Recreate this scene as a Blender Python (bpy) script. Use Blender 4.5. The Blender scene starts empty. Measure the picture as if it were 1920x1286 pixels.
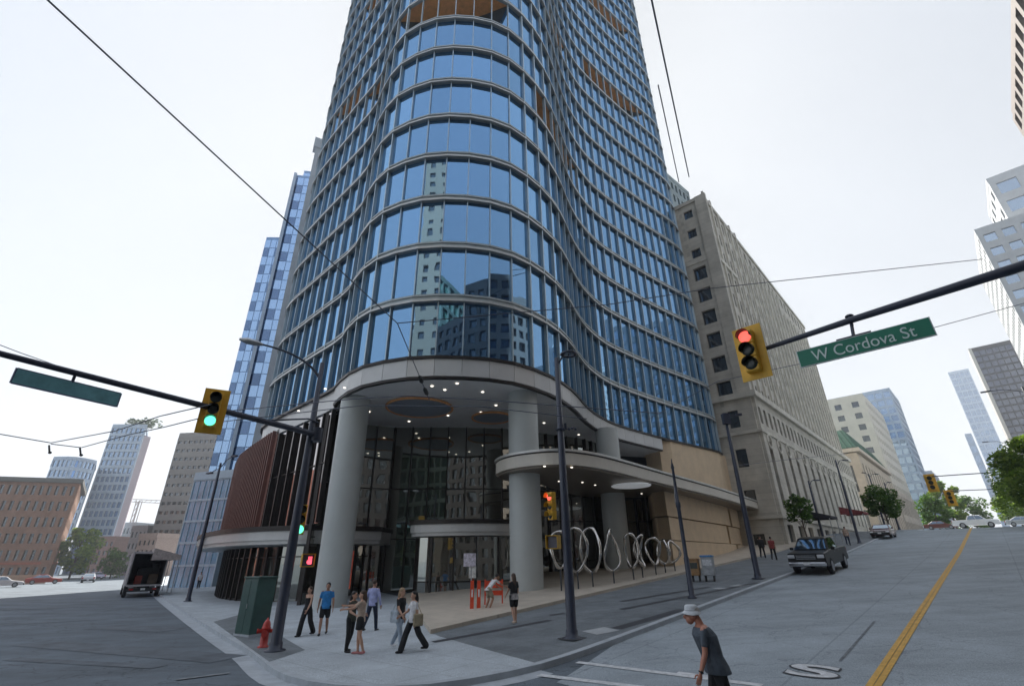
import bpy, math, random
from mathutils import Vector, Matrix
R = random.Random(7)
SC = bpy.context.scene
COL = SC.collection
W0, H0 = 1920., 1286.
F, PITCH, ROLL, CH = 889., math.radians(24.6), math.radians(-.8), 2.6

# ------------------------------------------------------------------ camera
fw = Vector((0, math.cos(PITCH), math.sin(PITCH)))
rt = Vector((1, 0, 0)); up = rt.cross(fw)
c_, s_ = math.cos(ROLL), math.sin(ROLL)
RT = c_ * rt + s_ * up; UP = -s_ * rt + c_ * up
cd = bpy.data.cameras.new('camera'); cam = bpy.data.objects.new('camera', cd); COL.objects.link(cam)
m = Matrix((RT, UP, -fw)).transposed().to_4x4(); m.translation = (0, 0, CH)
cam.matrix_world = m
cd.sensor_width = 36; cd.lens = 36 * F / W0; cd.clip_end = 6000; cd.clip_start = .05
SC.camera = cam

def ray(px, py):
    return (px - W0 / 2) * RT - (py - H0 / 2) * UP + F * fw
def atz(px, py, z):
    d = ray(px, py); return d * ((z - CH) / d.z) + Vector((0, 0, CH))
def atd(px, py, D):
    d = ray(px, py); return d * (D / math.hypot(d.x, d.y)) + Vector((0, 0, CH))
def pol(az, D, z=0):
    a = math.radians(az); return Vector((D * math.sin(a), D * math.cos(a), z))
def proj_size(p, s):
    v = Vector(p) - Vector((0, 0, CH)); d = v.dot(fw)
    if d < 1: return 0
    x = F * v.dot(RT) / d; y = F * v.dot(UP) / d
    if abs(x) > 1000 or abs(y) > 680: return s / d * .01
    return s / d

# ------------------------------------------------------------------ terrain
def fs(s):
    if s < 7: return 0.
    if s < 12: return .068 * (s - 7) ** 2 / 10
    if s < 50: return .068 * (s - 9.5)
    if s < 84: return 2.754 + .08 * (s - 50)
    if s < 118: return 5.474 + .034 * (s - 84)
    return 6.63 + .004 * (s - 118)
def gz(x, y):
    s = .69 * x + .72 * y; s2 = .801 * x + .599 * y + 2.8
    w = min(1, max(0, -x / 8.)); w = w * w * (3 - 2 * w)
    return fs(s * (1 - w) + s2 * w)
def grd(px, py, off=0.):
    d = ray(px, py); t = .002; prev = 0
    while t < 3:
        p = d * t + Vector((0, 0, CH))
        if p.z < gz(p.x, p.y) + off: break
        prev = t; t *= 1.01
    for _ in range(30):
        mm = (prev + t) / 2; p = d * mm + Vector((0, 0, CH))
        if p.z < gz(p.x, p.y) + off: t = mm
        else: prev = mm
    return p

# ------------------------------------------------------------------ materials
MATS = {}
def mat(name, col, rough=.7, metal=0., var=.12, scale=3., bump=0., emit=None, es=1., spec=.5, col2=None, pattern=None, coat=0):
    if name in MATS: return MATS[name]
    m = bpy.data.materials.new(name); m.use_nodes = True; nt = m.node_tree; N = nt.nodes; L = nt.links
    b = N['Principled BSDF']
    b.inputs['Roughness'].default_value = rough; b.inputs['Metallic'].default_value = metal
    b.inputs['Specular IOR Level'].default_value = spec
    if coat: b.inputs['Coat Weight'].default_value = coat; b.inputs['Coat Roughness'].default_value = .05
    c1 = (*col, 1); tc = N.new('ShaderNodeTexCoord')
    out = None
    if var > 0:
        no = N.new('ShaderNodeTexNoise'); no.inputs['Scale'].default_value = scale; no.inputs['Detail'].default_value = 6
        no.inputs['Roughness'].default_value = .65
        L.new(tc.outputs['Object'], no.inputs['Vector'])
        mx = N.new('ShaderNodeMix'); mx.data_type = 'RGBA'
        k = var
        mx.inputs['A'].default_value = (*[max(0, v * (1 - k * 1.6)) for v in col], 1)
        c2 = col2 if col2 else [min(1, v * (1 + k * 1.6)) for v in col]
        mx.inputs['B'].default_value = (*c2, 1)
        rp = N.new('ShaderNodeMapRange'); rp.inputs['From Min'].default_value = .3; rp.inputs['From Max'].default_value = .7
        L.new(no.outputs['Fac'], rp.inputs['Value']); L.new(rp.outputs['Result'], mx.inputs['Factor'])
        out = mx.outputs['Result']
        if bump:
            bp = N.new('ShaderNodeBump'); bp.inputs['Strength'].default_value = bump; bp.inputs['Distance'].default_value = .02
            n2 = N.new('ShaderNodeTexNoise'); n2.inputs['Scale'].default_value = scale * 12; n2.inputs['Detail'].default_value = 4
            L.new(tc.outputs['Object'], n2.inputs['Vector']); L.new(n2.outputs['Fac'], bp.inputs['Height'])
            L.new(bp.outputs['Normal'], b.inputs['Normal'])
    if pattern:   # dict(kind='brick', sx, sy, mortar, dark, rot, axis)
        br = N.new('ShaderNodeTexBrick'); mp = N.new('ShaderNodeMapping')
        L.new(tc.outputs['Object'], mp.inputs['Vector'])
        if pattern.get('wall'):   # wall coordinates: u along the wall, v = z
            sx = N.new('ShaderNodeSeparateXYZ'); L.new(tc.outputs['Object'], sx.inputs['Vector'])
            ma = N.new('ShaderNodeMath'); ma.operation = 'ADD'; L.new(sx.outputs['X'], ma.inputs[0]); L.new(sx.outputs['Y'], ma.inputs[1])
            cb = N.new('ShaderNodeCombineXYZ'); L.new(ma.outputs[0], cb.inputs['X']); L.new(sx.outputs['Z'], cb.inputs['Y'])
            L.new(cb.outputs[0], br.inputs['Vector'])
        else:
            mp.inputs['Rotation'].default_value = (0, 0, pattern.get('rot', 0)); L.new(mp.outputs['Vector'], br.inputs['Vector'])
        br.inputs['Scale'].default_value = 1.; br.inputs['Brick Width'].default_value = pattern['sx']; br.inputs['Row Height'].default_value = pattern['sy']
        br.inputs['Mortar Size'].default_value = pattern.get('mortar', .012); br.offset = pattern.get('offset', .5)
        br.inputs['Mortar Smooth'].default_value = .2
        dk = pattern.get('dark', .55)
        br.inputs['Color1'].default_value = (1, 1, 1, 1); br.inputs['Color2'].default_value = (pattern.get('alt', .88),) * 3 + (1,)
        br.inputs['Mortar'].default_value = (dk, dk, dk, 1)
        mu = N.new('ShaderNodeMix'); mu.data_type = 'RGBA'; mu.blend_type = 'MULTIPLY'; mu.inputs['Factor'].default_value = 1
        if out: L.new(out, mu.inputs['A'])
        else: mu.inputs['A'].default_value = c1
        L.new(br.outputs['Color'], mu.inputs['B']); out = mu.outputs['Result']
    if out: L.new(out, b.inputs['Base Color'])
    else: b.inputs['Base Color'].default_value = c1
    if emit:
        b.inputs['Emission Color'].default_value = (*emit, 1); b.inputs['Emission Strength'].default_value = es
    MATS[name] = m; return m

def glass_mat(name, tint, dark=(.01, .012, .015), refl=.6, rough=.02, wob=.004, wscale=.35):
    if name in MATS: return MATS[name]
    m = bpy.data.materials.new(name); m.use_nodes = True; nt = m.node_tree; N = nt.nodes; L = nt.links
    b = N['Principled BSDF']; o = N['Material Output']
    tc = N.new('ShaderNodeTexCoord')
    gl = N.new('ShaderNodeBsdfGlossy'); gl.inputs['Color'].default_value = (*tint, 1); gl.inputs['Roughness'].default_value = rough
    no = N.new('ShaderNodeTexNoise'); no.inputs['Scale'].default_value = wscale; no.inputs['Detail'].default_value = 1.5
    L.new(tc.outputs['Object'], no.inputs['Vector'])
    bp = N.new('ShaderNodeBump'); bp.inputs['Strength'].default_value = 1; bp.inputs['Distance'].default_value = wob * 10
    L.new(no.outputs['Fac'], bp.inputs['Height']); L.new(bp.outputs['Normal'], gl.inputs['Normal'])
    b.inputs['Roughness'].default_value = .2; b.inputs['Specular IOR Level'].default_value = .2
    # faint variation of blinds and ceilings behind the pane
    n2 = N.new('ShaderNodeTexNoise'); n2.inputs['Scale'].default_value = .6
    L.new(tc.outputs['Object'], n2.inputs['Vector'])
    mx = N.new('ShaderNodeMix'); mx.data_type = 'RGBA'; mx.inputs['A'].default_value = (*dark, 1)
    mx.inputs['B'].default_value = (*[v * 3 for v in dark], 1); L.new(n2.outputs['Fac'], mx.inputs['Factor'])
    L.new(mx.outputs['Result'], b.inputs['Base Color'])
    oi = N.new('ShaderNodeObjectInfo'); rv = N.new('ShaderNodeMapRange'); rv.inputs['To Min'].default_value = .82; rv.inputs['To Max'].default_value = 1.1; L.new(oi.outputs['Random'], rv.inputs['Value'])
    sv = N.new('ShaderNodeVectorMath'); sv.operation = 'SCALE'; sv.inputs[0].default_value = tint; L.new(rv.outputs[0], sv.inputs['Scale']); L.new(sv.outputs[0], gl.inputs['Color'])
    lw = N.new('ShaderNodeLayerWeight'); lw.inputs['Blend'].default_value = .35
    mr = N.new('ShaderNodeMapRange'); mr.inputs['To Min'].default_value = refl; mr.inputs['To Max'].default_value = 1.
    L.new(lw.outputs['Facing'], mr.inputs['Value'])
    ms = N.new('ShaderNodeMixShader'); L.new(mr.outputs['Result'], ms.inputs['Fac'])
    L.new(b.outputs[0], ms.inputs[1]); L.new(gl.outputs[0], ms.inputs[2]); L.new(ms.outputs[0], o.inputs['Surface'])
    MATS[name] = m; return m

# ------------------------------------------------------------------ mesh builder
class MB:
    def __init__(s): s.v = []; s.f = []; s.mi = []; s.cur = 0; s.sm = []; s.smooth = False
    def m(s, i): s.cur = i; return s
    def add(s, vs, fs_):
        o = len(s.v); s.v += [tuple(v) for v in vs]
        for f in fs_: s.f.append([i + o for i in f]); s.mi.append(s.cur); s.sm.append(s.smooth)
        return s
    def quad(s, a, b, c, d): return s.add([a, b, c, d], [(0, 1, 2, 3)])
    def hexa(s, v):   # 8 verts bottom 0-3, top 4-7
        return s.add(v, [(3, 2, 1, 0), (4, 5, 6, 7), (0, 1, 5, 4), (1, 2, 6, 5), (2, 3, 7, 6), (3, 0, 4, 7)])
    def box(s, c, d, rz=0., taper=1.):
        cx, cy, cz = c; dx, dy, dz = d[0] / 2, d[1] / 2, d[2] / 2; ca, sa = math.cos(rz), math.sin(rz); v = []
        for z, k in ((-dz, 1.), (dz, taper)):
            for x, y in ((-dx, -dy), (dx, -dy), (dx, dy), (-dx, dy)):
                x *= k; y *= k
                v.append((cx + x * ca - y * sa, cy + x * sa + y * ca, cz + z))
        return s.hexa(v)
    def bar(s, p0, p1, w, h, upv=(0, 0, 1)):   # box beam
        p0 = Vector(p0); p1 = Vector(p1); d = (p1 - p0).normalized(); u = Vector(upv)
        if abs(d.dot(u)) > .99: u = Vector((1, 0, 0))
        r = d.cross(u).normalized() * w / 2; u2 = r.cross(d).normalized() * h / 2
        v = [p0 - r - u2, p0 + r - u2, p1 + r - u2, p1 - r - u2, p0 - r + u2, p0 + r + u2, p1 + r + u2, p1 - r + u2]
        return s.hexa(v)
    def prism(s, poly, z0, z1, z1f=None):
        n = len(poly); v = [(p[0], p[1], z0) for p in poly] + [(p[0], p[1], z1) for p in poly]
        a = sum(poly[i][0] * poly[(i + 1) % n][1] - poly[(i + 1) % n][0] * poly[i][1] for i in range(n))
        fs_ = [tuple(range(n - 1, -1, -1)), tuple(range(n, 2 * n))] + [(i, (i + 1) % n, n + (i + 1) % n, n + i) for i in range(n)]
        if a < 0: fs_ = [tuple(reversed(f)) for f in fs_]
        return s.add(v, fs_)
    def tube(s, pts, rs, n=8, cap=True, ell=None):
        pts = [Vector(p) for p in pts]
        if not isinstance(rs, (list, tuple)): rs = [rs] * len(pts)
        vs = []; sm = s.smooth; s.smooth = True; ref = None
        for i, p in enumerate(pts):
            d = (pts[min(i + 1, len(pts) - 1)] - pts[max(i - 1, 0)])
            if d.length < 1e-9: d = Vector((0, 0, 1))
            d.normalize()
            if ref is None:
                ref = Vector((1, 0, 0)) if abs(d.z) > .7 else Vector((0, 0, 1))
            r1 = (ref - d * ref.dot(d)).normalized(); r2 = d.cross(r1); ref = r1
            for k in range(n):
                a = 2 * math.pi * k / n; q = r1 * math.cos(a) + r2 * math.sin(a)
                vs.append(p + q * rs[i])
        f = []
        for i in range(len(pts) - 1):
            for k in range(n): f.append((i * n + k, i * n + (k + 1) % n, (i + 1) * n + (k + 1) % n, (i + 1) * n + k))
        s.add(vs, f); s.smooth = False
        if cap:
            for r_, b_, fl in ((rs[0], 0, 1), (rs[-1], (len(pts) - 1) * n, 0)):
                if r_ > .004: q = vs[b_:b_ + n]; s.add(q[::-1] if fl else q, [tuple(range(n))])
        s.smooth = sm; return s
    def ring(s, c, ax, R_, r, n=32, k=8, sx=1., sy=1., u=None):
        c = Vector(c); ax = Vector(ax).normalized()
        u = Vector(u) if u else (Vector((0, 0, 1)) if abs(ax.z) < .9 else Vector((1, 0, 0)))
        u = (u - ax * u.dot(ax)).normalized(); w = ax.cross(u)
        vs = []; sm = s.smooth; s.smooth = True
        for i in range(n):
            a = 2 * math.pi * i / n; q = u * math.cos(a) * sx + w * math.sin(a) * sy; cc = c + q * R_; qn = q.normalized()
            for j in range(k):
                b = 2 * math.pi * j / k; vs.append(cc + qn * math.cos(b) * r + ax * math.sin(b) * r)
        f = [(i * k + j, i * k + (j + 1) % k, ((i + 1) % n) * k + (j + 1) % k, ((i + 1) % n) * k + j) for i in range(n) for j in range(k)]
        s.add(vs, f); s.smooth = sm; return s
    def ell(s, c, r, n=10, m_=7, rot=None):
        vs = []; sm = s.smooth; s.smooth = True; c = Vector(c)
        for i in range(1, m_):
            t = math.pi * i / m_
            for k in range(n):
                a = 2 * math.pi * k / n; q = Vector((r[0] * math.sin(t) * math.cos(a), r[1] * math.sin(t) * math.sin(a), r[2] * math.cos(t)))
                if rot: q = rot @ q
                vs.append(c + q)
        top = Vector((0, 0, r[2])); bot = Vector((0, 0, -r[2]))
        if rot: top = rot @ top; bot = rot @ bot
        vs += [c + top, c + bot]; T = len(vs) - 2; B = T + 1; f = []
        for i in range(m_ - 2):
            for k in range(n): f.append((i * n + k, (i + 1) * n + k, (i + 1) * n + (k + 1) % n, i * n + (k + 1) % n))
        for k in range(n): f.append((T, k, (k + 1) % n)); f.append((B, (m_ - 2) * n + (k + 1) % n, (m_ - 2) * n + k))
        s.add(vs, f); s.smooth = sm; return s
    def lathe(s, c, prof, n=16):   # prof [(r,z)] about vertical
        return s.tube([(c[0], c[1], c[2] + z) for r, z in prof], [max(r, .001) for r, z in prof], n)
    def mesh(s, name, mats, off=None):
        me = bpy.data.meshes.new(name)
        v = s.v
        if off is not None: v = [(a - off[0], b - off[1], c - off[2]) for a, b, c in v]
        me.from_pydata(v, [], s.f)
        if not isinstance(mats, (list, tuple)): mats = [mats]
        for mm in mats: me.materials.append(mm)
        me.polygons.foreach_set('material_index', s.mi); me.polygons.foreach_set('use_smooth', s.sm)
        me.update(); return me

WOFF = {}
def tag(o, label=None, cat=None, group=None, kind=None):
    if label: o['label'] = label
    if cat: o['category'] = cat
    if group: o['group'] = group
    if kind: o['kind'] = kind
    return o
def thing(name, label, cat, loc=(0, 0, 0), rz=0., group=None):
    o = bpy.data.objects.new(name, None); COL.objects.link(o); o.location = loc; o.rotation_euler = (0, 0, rz)
    o.empty_display_size = .3
    WOFF[o.name] = Vector(loc) if rz == 0 else None
    return tag(o, label, cat, group)
def part(name, mb, mats, parent, world=False, label=None, kind=None):
    off = WOFF.get(parent.name) if world else None
    o = bpy.data.objects.new(name, mb.mesh(name, mats, off) if isinstance(mb, MB) else mb)
    COL.objects.link(o); o.parent = parent
    if world: WOFF[o.name] = off
    if label: o['label'] = label
    if kind: o['kind'] = kind
    return o
def solo(name, mb, mats, label=None, cat=None, group=None, kind=None, loc=None):
    o = bpy.data.objects.new(name, mb.mesh(name, mats, loc)); COL.objects.link(o)
    if loc is not None: o.location = loc
    return tag(o, label, cat, group, kind)
def copy_tree(o, parent=None):
    c = o.copy(); COL.objects.link(c)
    if parent: c.parent = parent
    for ch in [x for x in KIDS.get(o.name, []) or o.children]: copy_tree(ch, c)
    return c
KIDS = {}

def bevel(o, w=.02, seg=2):
    md = o.modifiers.new('bevel', 'BEVEL'); md.width = w; md.segments = seg; md.limit_method = 'ANGLE'; md.angle_limit = .6
    return o

# windows given as (quad corners outward, size): the 100 largest are parts, the rest one
def add_windows(parent, wins, mats, name='window', most=100):
    ws = sorted(wins, key=lambda w: -proj_size(w[0], 1.))
    for q in ws[:most]:
        mb = MB(); mb.quad(*q[:4])
        if len(q) > 4: q[4](mb, q)
        part(name, mb, mats, parent, True)
    if len(ws) > most:
        mb = MB()
        for q in ws[most:]:
            mb.quad(*q[:4])
            if len(q) > 4: q[4](mb, q)
        part(name, mb, mats, parent, True, kind='stuff')

def face_grid(wall, wins, p0, p1, z0, z1, nx, nz, fx=.55, fz=.6, depth=.3, ext=True, sill=.5, rows=None, crossbar=False):
    """shell of piers and spandrels with recessed windows on the face p0->p1 (outward is to the right of p0->p1)"""
    p0 = Vector((p0[0], p0[1], 0)); p1 = Vector((p1[0], p1[1], 0)); L = (p1 - p0).length; d = (p1 - p0) / L
    n = Vector((d.y, -d.x, 0))
    def blk(u0, u1, a, b, dd=depth):
        q = [p0 + d * u0, p0 + d * u1]
        lo = [q[0] + n * dd, q[1] + n * dd, q[1], q[0]]
        wall.hexa([Vector((v.x, v.y, a)) for v in lo] + [Vector((v.x, v.y, b)) for v in lo])
    e = depth if ext else 0
    ch = (z1 - z0) / nz; cw = L / nx; prev = z0
    for k in range(nz):
        wz0 = z0 + k * ch + ch * (1 - fz) * sill; wz1 = wz0 + ch * fz
        blk(0, L + e, prev, wz0); prev = wz1
        for i in range(nx + 1):
            a = (i - 1) * cw + cw * (1 + fx) / 2 if i else 0; b = i * cw + cw * (1 - fx) / 2 if i < nx else L + e
            blk(a, b, wz0, wz1)
        for i in range(nx):
            a = i * cw + cw * (1 - fx) / 2; b = a + cw * fx; o = n * .03
            A = p0 + d * a + o; B = p0 + d * b + o
            wins.append((Vector((A.x, A.y, wz0)), Vector((B.x, B.y, wz0)), Vector((B.x, B.y, wz1)), Vector((A.x, A.y, wz1))))
    blk(0, L + e, prev, z1)

def rect(a, b, depth):
    """rectangle plan with front edge a->b (outward to the right of a->b), body behind it"""
    a = Vector((a[0], a[1])); b = Vector((b[0], b[1])); d = (b - a).normalized(); n = Vector((d.y, -d.x))
    return [a, b, b - n * depth, a - n * depth]
def tower(name, label, cat, poly, z0, z1, wallm, winm, faces, depth=.3, parapet=1., extra=None, roofm=None):
    """poly is CCW seen from above; faces = {edge index: dict(nx,nz,fx,fz)}"""
    c = sum((Vector((p[0], p[1])) for p in poly), Vector((0, 0))) / len(poly)
    r = thing(name, label, cat, (c.x, c.y, z0))
    w = MB(); w.prism(poly, z0, z1); wins = []
    for i, sp in faces.items():
        sp = dict(sp); a, b = sp.pop('za', z0), sp.pop('zb', z1)
        face_grid(w, wins, poly[i], poly[(i + 1) % len(poly)], a, b, depth=depth, **sp)
    part('wall', w, wallm, r, True)
    if wins: add_windows(r, wins, winm)
    pr = MB()
    n = len(poly)
    for i in range(n):
        a = Vector(poly[i]); b = Vector(poly[(i + 1) % n]); cc = c
        a2 = a + (a - cc).normalized() * (depth + .12); b2 = b + (b - cc).normalized() * (depth + .12)
        a3 = a - (a - cc).normalized() * .5; b3 = b - (b - cc).normalized() * .5
        lo = [a2, b2, b3, a3]
        pr.hexa([Vector((v.x, v.y, z1 + .005)) for v in lo] + [Vector((v.x, v.y, z1 + parapet)) for v in lo])
    part('parapet', pr, roofm or wallm, r, True)
    return r
# ------------------------------------------------------------------ world, sun
wd = bpy.data.worlds.new('World'); SC.world = wd; wd.use_nodes = True
SUN_EL, SUN_AZ = math.radians(48), math.radians(1)   # azimuth from +Y towards +X
nt = wd.node_tree; bg = nt.nodes['Background']
sk = nt.nodes.new('ShaderNodeTexSky'); sk.sky_type = 'NISHITA'; sk.sun_disc = False
sk.sun_elevation = SUN_EL; sk.sun_rotation = SUN_AZ; sk.dust_density = 3.2; sk.air_density = 1.; sk.ozone_density = .7; sk.altitude = 0
# a bright summer haze: the sky keeps its colour but never exceeds the glare of thin cloud
sp_w = nt.nodes.new('ShaderNodeSeparateColor'); nt.links.new(sk.outputs[0], sp_w.inputs[0])
def wmath(op, a, b):
    n = nt.nodes.new('ShaderNodeMath'); n.operation = op
    for i, v in enumerate((a, b)):
        if isinstance(v, (int, float)): n.inputs[i].default_value = v
        else: nt.links.new(v, n.inputs[i])
    return n.outputs[0]
tcw = nt.nodes.new('ShaderNodeTexCoord'); nz_ = nt.nodes.new('ShaderNodeTexNoise'); nz_.inputs['Scale'].default_value = .9; nz_.inputs['Detail'].default_value = 3
nt.links.new(tcw.outputs['Generated'], nz_.inputs['Vector'])
CAPV = .84
EXPO = 2.65; SKYS = .145
mrw = nt.nodes.new('ShaderNodeMapRange'); mrw.inputs['From Min'].default_value = .35; mrw.inputs['From Max'].default_value = .65
nt.links.new(nz_.outputs['Fac'], mrw.inputs['Value']); 
mxc = wmath('MAXIMUM', wmath('MAXIMUM', sp_w.outputs[0], sp_w.outputs[1]), sp_w.outputs[2])
sxw = nt.nodes.new('ShaderNodeSeparateXYZ'); nt.links.new(tcw.outputs['Generated'], sxw.inputs[0])
gxw = nt.nodes.new('ShaderNodeMapRange'); gxw.interpolation_type = 'SMOOTHSTEP'; gxw.inputs['From Min'].default_value = .05; gxw.inputs['From Max'].default_value = .75; gxw.inputs['To Min'].default_value = .83; gxw.inputs['To Max'].default_value = .66; nt.links.new(sxw.outputs[0], gxw.inputs['Value'])
lim = wmath('MULTIPLY', mrw.outputs[0], .09); lim = wmath('ADD', lim, gxw.outputs[0]); lim = wmath('MULTIPLY', lim, 1. / SKYS / 2 ** EXPO)
fac = wmath('MINIMUM', wmath('DIVIDE', lim, mxc), 1.)
scw = nt.nodes.new('ShaderNodeVectorMath'); scw.operation = 'SCALE'; nt.links.new(sk.outputs[0], scw.inputs[0]); nt.links.new(fac, scw.inputs['Scale']); tnw = nt.nodes.new('ShaderNodeVectorMath'); tnw.operation = 'MULTIPLY'; tnw.inputs[1].default_value = (.955, 1.0, 1.04); dsw = nt.nodes.new('ShaderNodeMix'); dsw.data_type = 'RGBA'   # where haze glare caps the sky it also washes its colour out
nt.links.new(wmath('MULTIPLY', wmath('SUBTRACT', 1., fac), .95), dsw.inputs['Factor']); nt.links.new(scw.outputs[0], dsw.inputs['A'])
cbw = nt.nodes.new('ShaderNodeCombineColor')
for q_ in range(3): nt.links.new(wmath('MULTIPLY', lim, (.985, .98, .985)[q_]), cbw.inputs[q_])
nt.links.new(cbw.outputs[0], dsw.inputs['B']); nt.links.new(dsw.outputs['Result'], tnw.inputs[0]); nt.links.new(tnw.outputs[0], bg.inputs['Color']); bg.inputs['Strength'].default_value = SKYS
sl = bpy.data.lights.new('sun', 'SUN'); sl.energy = 2.0; sl.angle = math.radians(.5); sl.color = (1, .95, .88)
so = bpy.data.objects.new('sun', sl); COL.objects.link(so)
sd = Vector((math.sin(SUN_AZ) * math.cos(SUN_EL), math.cos(SUN_AZ) * math.cos(SUN_EL), math.sin(SUN_EL)))
so.rotation_euler = sd.to_track_quat('Z', 'Y').to_euler(); so.location = (0, 0, 200)
SC.view_settings.view_transform = 'Standard'; SC.view_settings.look = 'None'; SC.view_settings.gamma = 1
SC.view_settings.exposure = EXPO; SC.view_settings.use_curve_mapping = False
SC.cycles.max_bounces = 8; SC.cycles.glossy_bounces = 4; SC.cycles.caustics_reflective = False; SC.cycles.caustics_refractive = False
SC.cycles.sample_clamp_indirect = 8
SC.cycles.use_denoising = True

# ------------------------------------------------------------------ ground
def axis(lo, hi, fine_lo, fine_hi, st):
    a = []; v = fine_lo
    while v <= fine_hi: a.append(v); v += st
    s = st; v = a[-1]
    while v < hi: s *= 1.25; v += s; a.append(v)
    s = st; v = a[0]
    while v > lo: s *= 1.25; v -= s; a.insert(0, v)
    return a
M_ASPH = mat('asphalt', (.135, .165, .195), .85, var=.16, scale=.35, bump=.5)
def asphalt_nodes(m, rot=.9, st=.25, lo=.72, crack=.5):
    # fine aggregate and tar patches on top of the broad variation
    nt = m.node_tree; N = nt.nodes; L = nt.links; b = N['Principled BSDF']
    src = b.inputs['Base Color'].links[0].from_socket
    tc = N.new('ShaderNodeTexCoord'); n = N.new('ShaderNodeTexNoise'); n.inputs['Scale'].default_value = 40; n.inputs['Detail'].default_value = 3
    L.new(tc.outputs['Object'], n.inputs['Vector'])
    mp_ = N.new('ShaderNodeMapping'); mp_.inputs['Rotation'].default_value = (0, 0, rot); mp_.inputs['Scale'].default_value = (st, 1, 1)
    w = N.new('ShaderNodeTexNoise'); w.inputs['Scale'].default_value = .55; w.inputs['Detail'].default_value = 8; w.inputs['Roughness'].default_value = .7
    L.new(tc.outputs['Object'], mp_.inputs['Vector']); L.new(mp_.outputs[0], w.inputs['Vector'])
    mr = N.new('ShaderNodeMapRange'); mr.inputs['From Min'].default_value = .35; mr.inputs['From Max'].default_value = .65; mr.inputs['To Min'].default_value = .74; mr.inputs['To Max'].default_value = 1.22
    L.new(n.outputs['Fac'], mr.inputs['Value'])
    m2 = N.new('ShaderNodeMapRange'); m2.inputs['From Min'].default_value = .36; m2.inputs['From Max'].default_value = .6; m2.inputs['To Min'].default_value = lo; m2.inputs['To Max'].default_value = 1.06
    L.new(w.outputs['Fac'], m2.inputs['Value'])
    mm = N.new('ShaderNodeMath'); mm.operation = 'MULTIPLY'; L.new(mr.outputs[0], mm.inputs[0]); L.new(m2.outputs[0], mm.inputs[1])
    # hairline cracks
    vo = N.new('ShaderNodeTexVoronoi'); vo.feature = 'DISTANCE_TO_EDGE'; vo.inputs['Scale'].default_value = .42
    nw = N.new('ShaderNodeTexNoise'); nw.inputs['Scale'].default_value = 1.6; nw.inputs['Detail'].default_value = 5; L.new(tc.outputs['Object'], nw.inputs['Vector'])
    av = N.new('ShaderNodeVectorMath'); av.operation = 'ADD'; L.new(tc.outputs['Object'], av.inputs[0]); L.new(nw.outputs['Color'], av.inputs[1]); L.new(av.outputs[0], vo.inputs['Vector'])
    mc = N.new('ShaderNodeMapRange'); mc.inputs['From Min'].default_value = .0; mc.inputs['From Max'].default_value = .012; mc.inputs['To Min'].default_value = crack; mc.inputs['To Max'].default_value = 1; L.new(vo.outputs['Distance'], mc.inputs['Value'])
    m5 = N.new('ShaderNodeMath'); m5.operation = 'MULTIPLY'; L.new(mm.outputs[0], m5.inputs[0]); L.new(mc.outputs[0], m5.inputs[1]); mm = m5
    mu = N.new('ShaderNodeVectorMath'); mu.operation = 'SCALE'
    L.new(src, mu.inputs[0]); L.new(mm.outputs[0], mu.inputs['Scale']); L.new(mu.outputs[0], b.inputs['Base Color'])
asphalt_nodes(M_ASPH)
xs = axis(-2500, 2500, -62, 96, 1.); ys = axis(-1500, 4200, -20, 130, 1.)
mb = MB(); nx_ = len(xs)
mb.v = [(x, y, gz(x, y)) for y in ys for x in xs]
for j in range(len(ys) - 1):
    for i in range(nx_ - 1):
        mb.f.append([j * nx_ + i, j * nx_ + i + 1, (j + 1) * nx_ + i + 1, (j + 1) * nx_ + i]); mb.mi.append(0); mb.sm.append(True)
solo('ground', mb, M_ASPH, kind='structure')

def resample(pts, step):
    pts = [Vector((p[0], p[1])) for p in pts]; out = [pts[0]]; acc = 0
    for a, b in zip(pts, pts[1:]):
        L_ = (b - a).length; t = step - acc
        while t < L_ - 1e-6: out.append(a.lerp(b, t / L_)); t += step
        acc = L_ - (t - step)
    if (out[-1] - pts[-1]).length > step * .2: out.append(pts[-1])
    return out
def at_frac(pts, f):
    L_ = [0]
    for a, b in zip(pts, pts[1:]): L_.append(L_[-1] + (Vector(b) - Vector(a)).length)
    t = f * L_[-1]
    for i in range(len(pts) - 1):
        if L_[i + 1] >= t - 1e-9: return Vector(pts[i]).lerp(Vector(pts[i + 1]), (t - L_[i]) / max(1e-9, L_[i + 1] - L_[i]))
    return Vector(pts[-1])
def drape(A, B, n, m_, off, thick=0., flat=False):
    """ruled sheet between polylines A and B lying off above the terrain, with skirts"""
    mb = MB(); A = [Vector(p[:2]) for p in A]; B = [Vector(p[:2]) for p in B]
    P = []
    for i in range(n + 1):
        a = at_frac(A, i / n); b = at_frac(B, i / n)
        for j in range(m_ + 1):
            q = a.lerp(b, j / m_); P.append((q.x, q.y, gz(q.x, q.y) + off))
    fs_ = [(i * (m_ + 1) + j, (i + 1) * (m_ + 1) + j, (i + 1) * (m_ + 1) + j + 1, i * (m_ + 1) + j + 1) for i in range(n) for j in range(m_)]
    a = Vector(P[fs_[0][1]]) - Vector(P[fs_[0][0]]); b = Vector(P[fs_[0][3]]) - Vector(P[fs_[0][0]])
    if a.cross(b).z < 0: fs_ = [tuple(reversed(f)) for f in fs_]
    mb.smooth = True; mb.add(P, fs_); mb.smooth = False
    if thick:
        def skirt(idx):
            for k in range(len(idx) - 1):
                p, q = Vector(P[idx[k]]), Vector(P[idx[k + 1]]); dz = Vector((0, 0, thick))
                mb.quad(p, q, q - dz, p - dz)
        skirt([i * (m_ + 1) for i in range(n + 1)]); skirt([i * (m_ + 1) + m_ for i in range(n + 1)])
        skirt(list(range(m_ + 1))); skirt([n * (m_ + 1) + j for j in range(m_ + 1)])
    return mb
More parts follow.
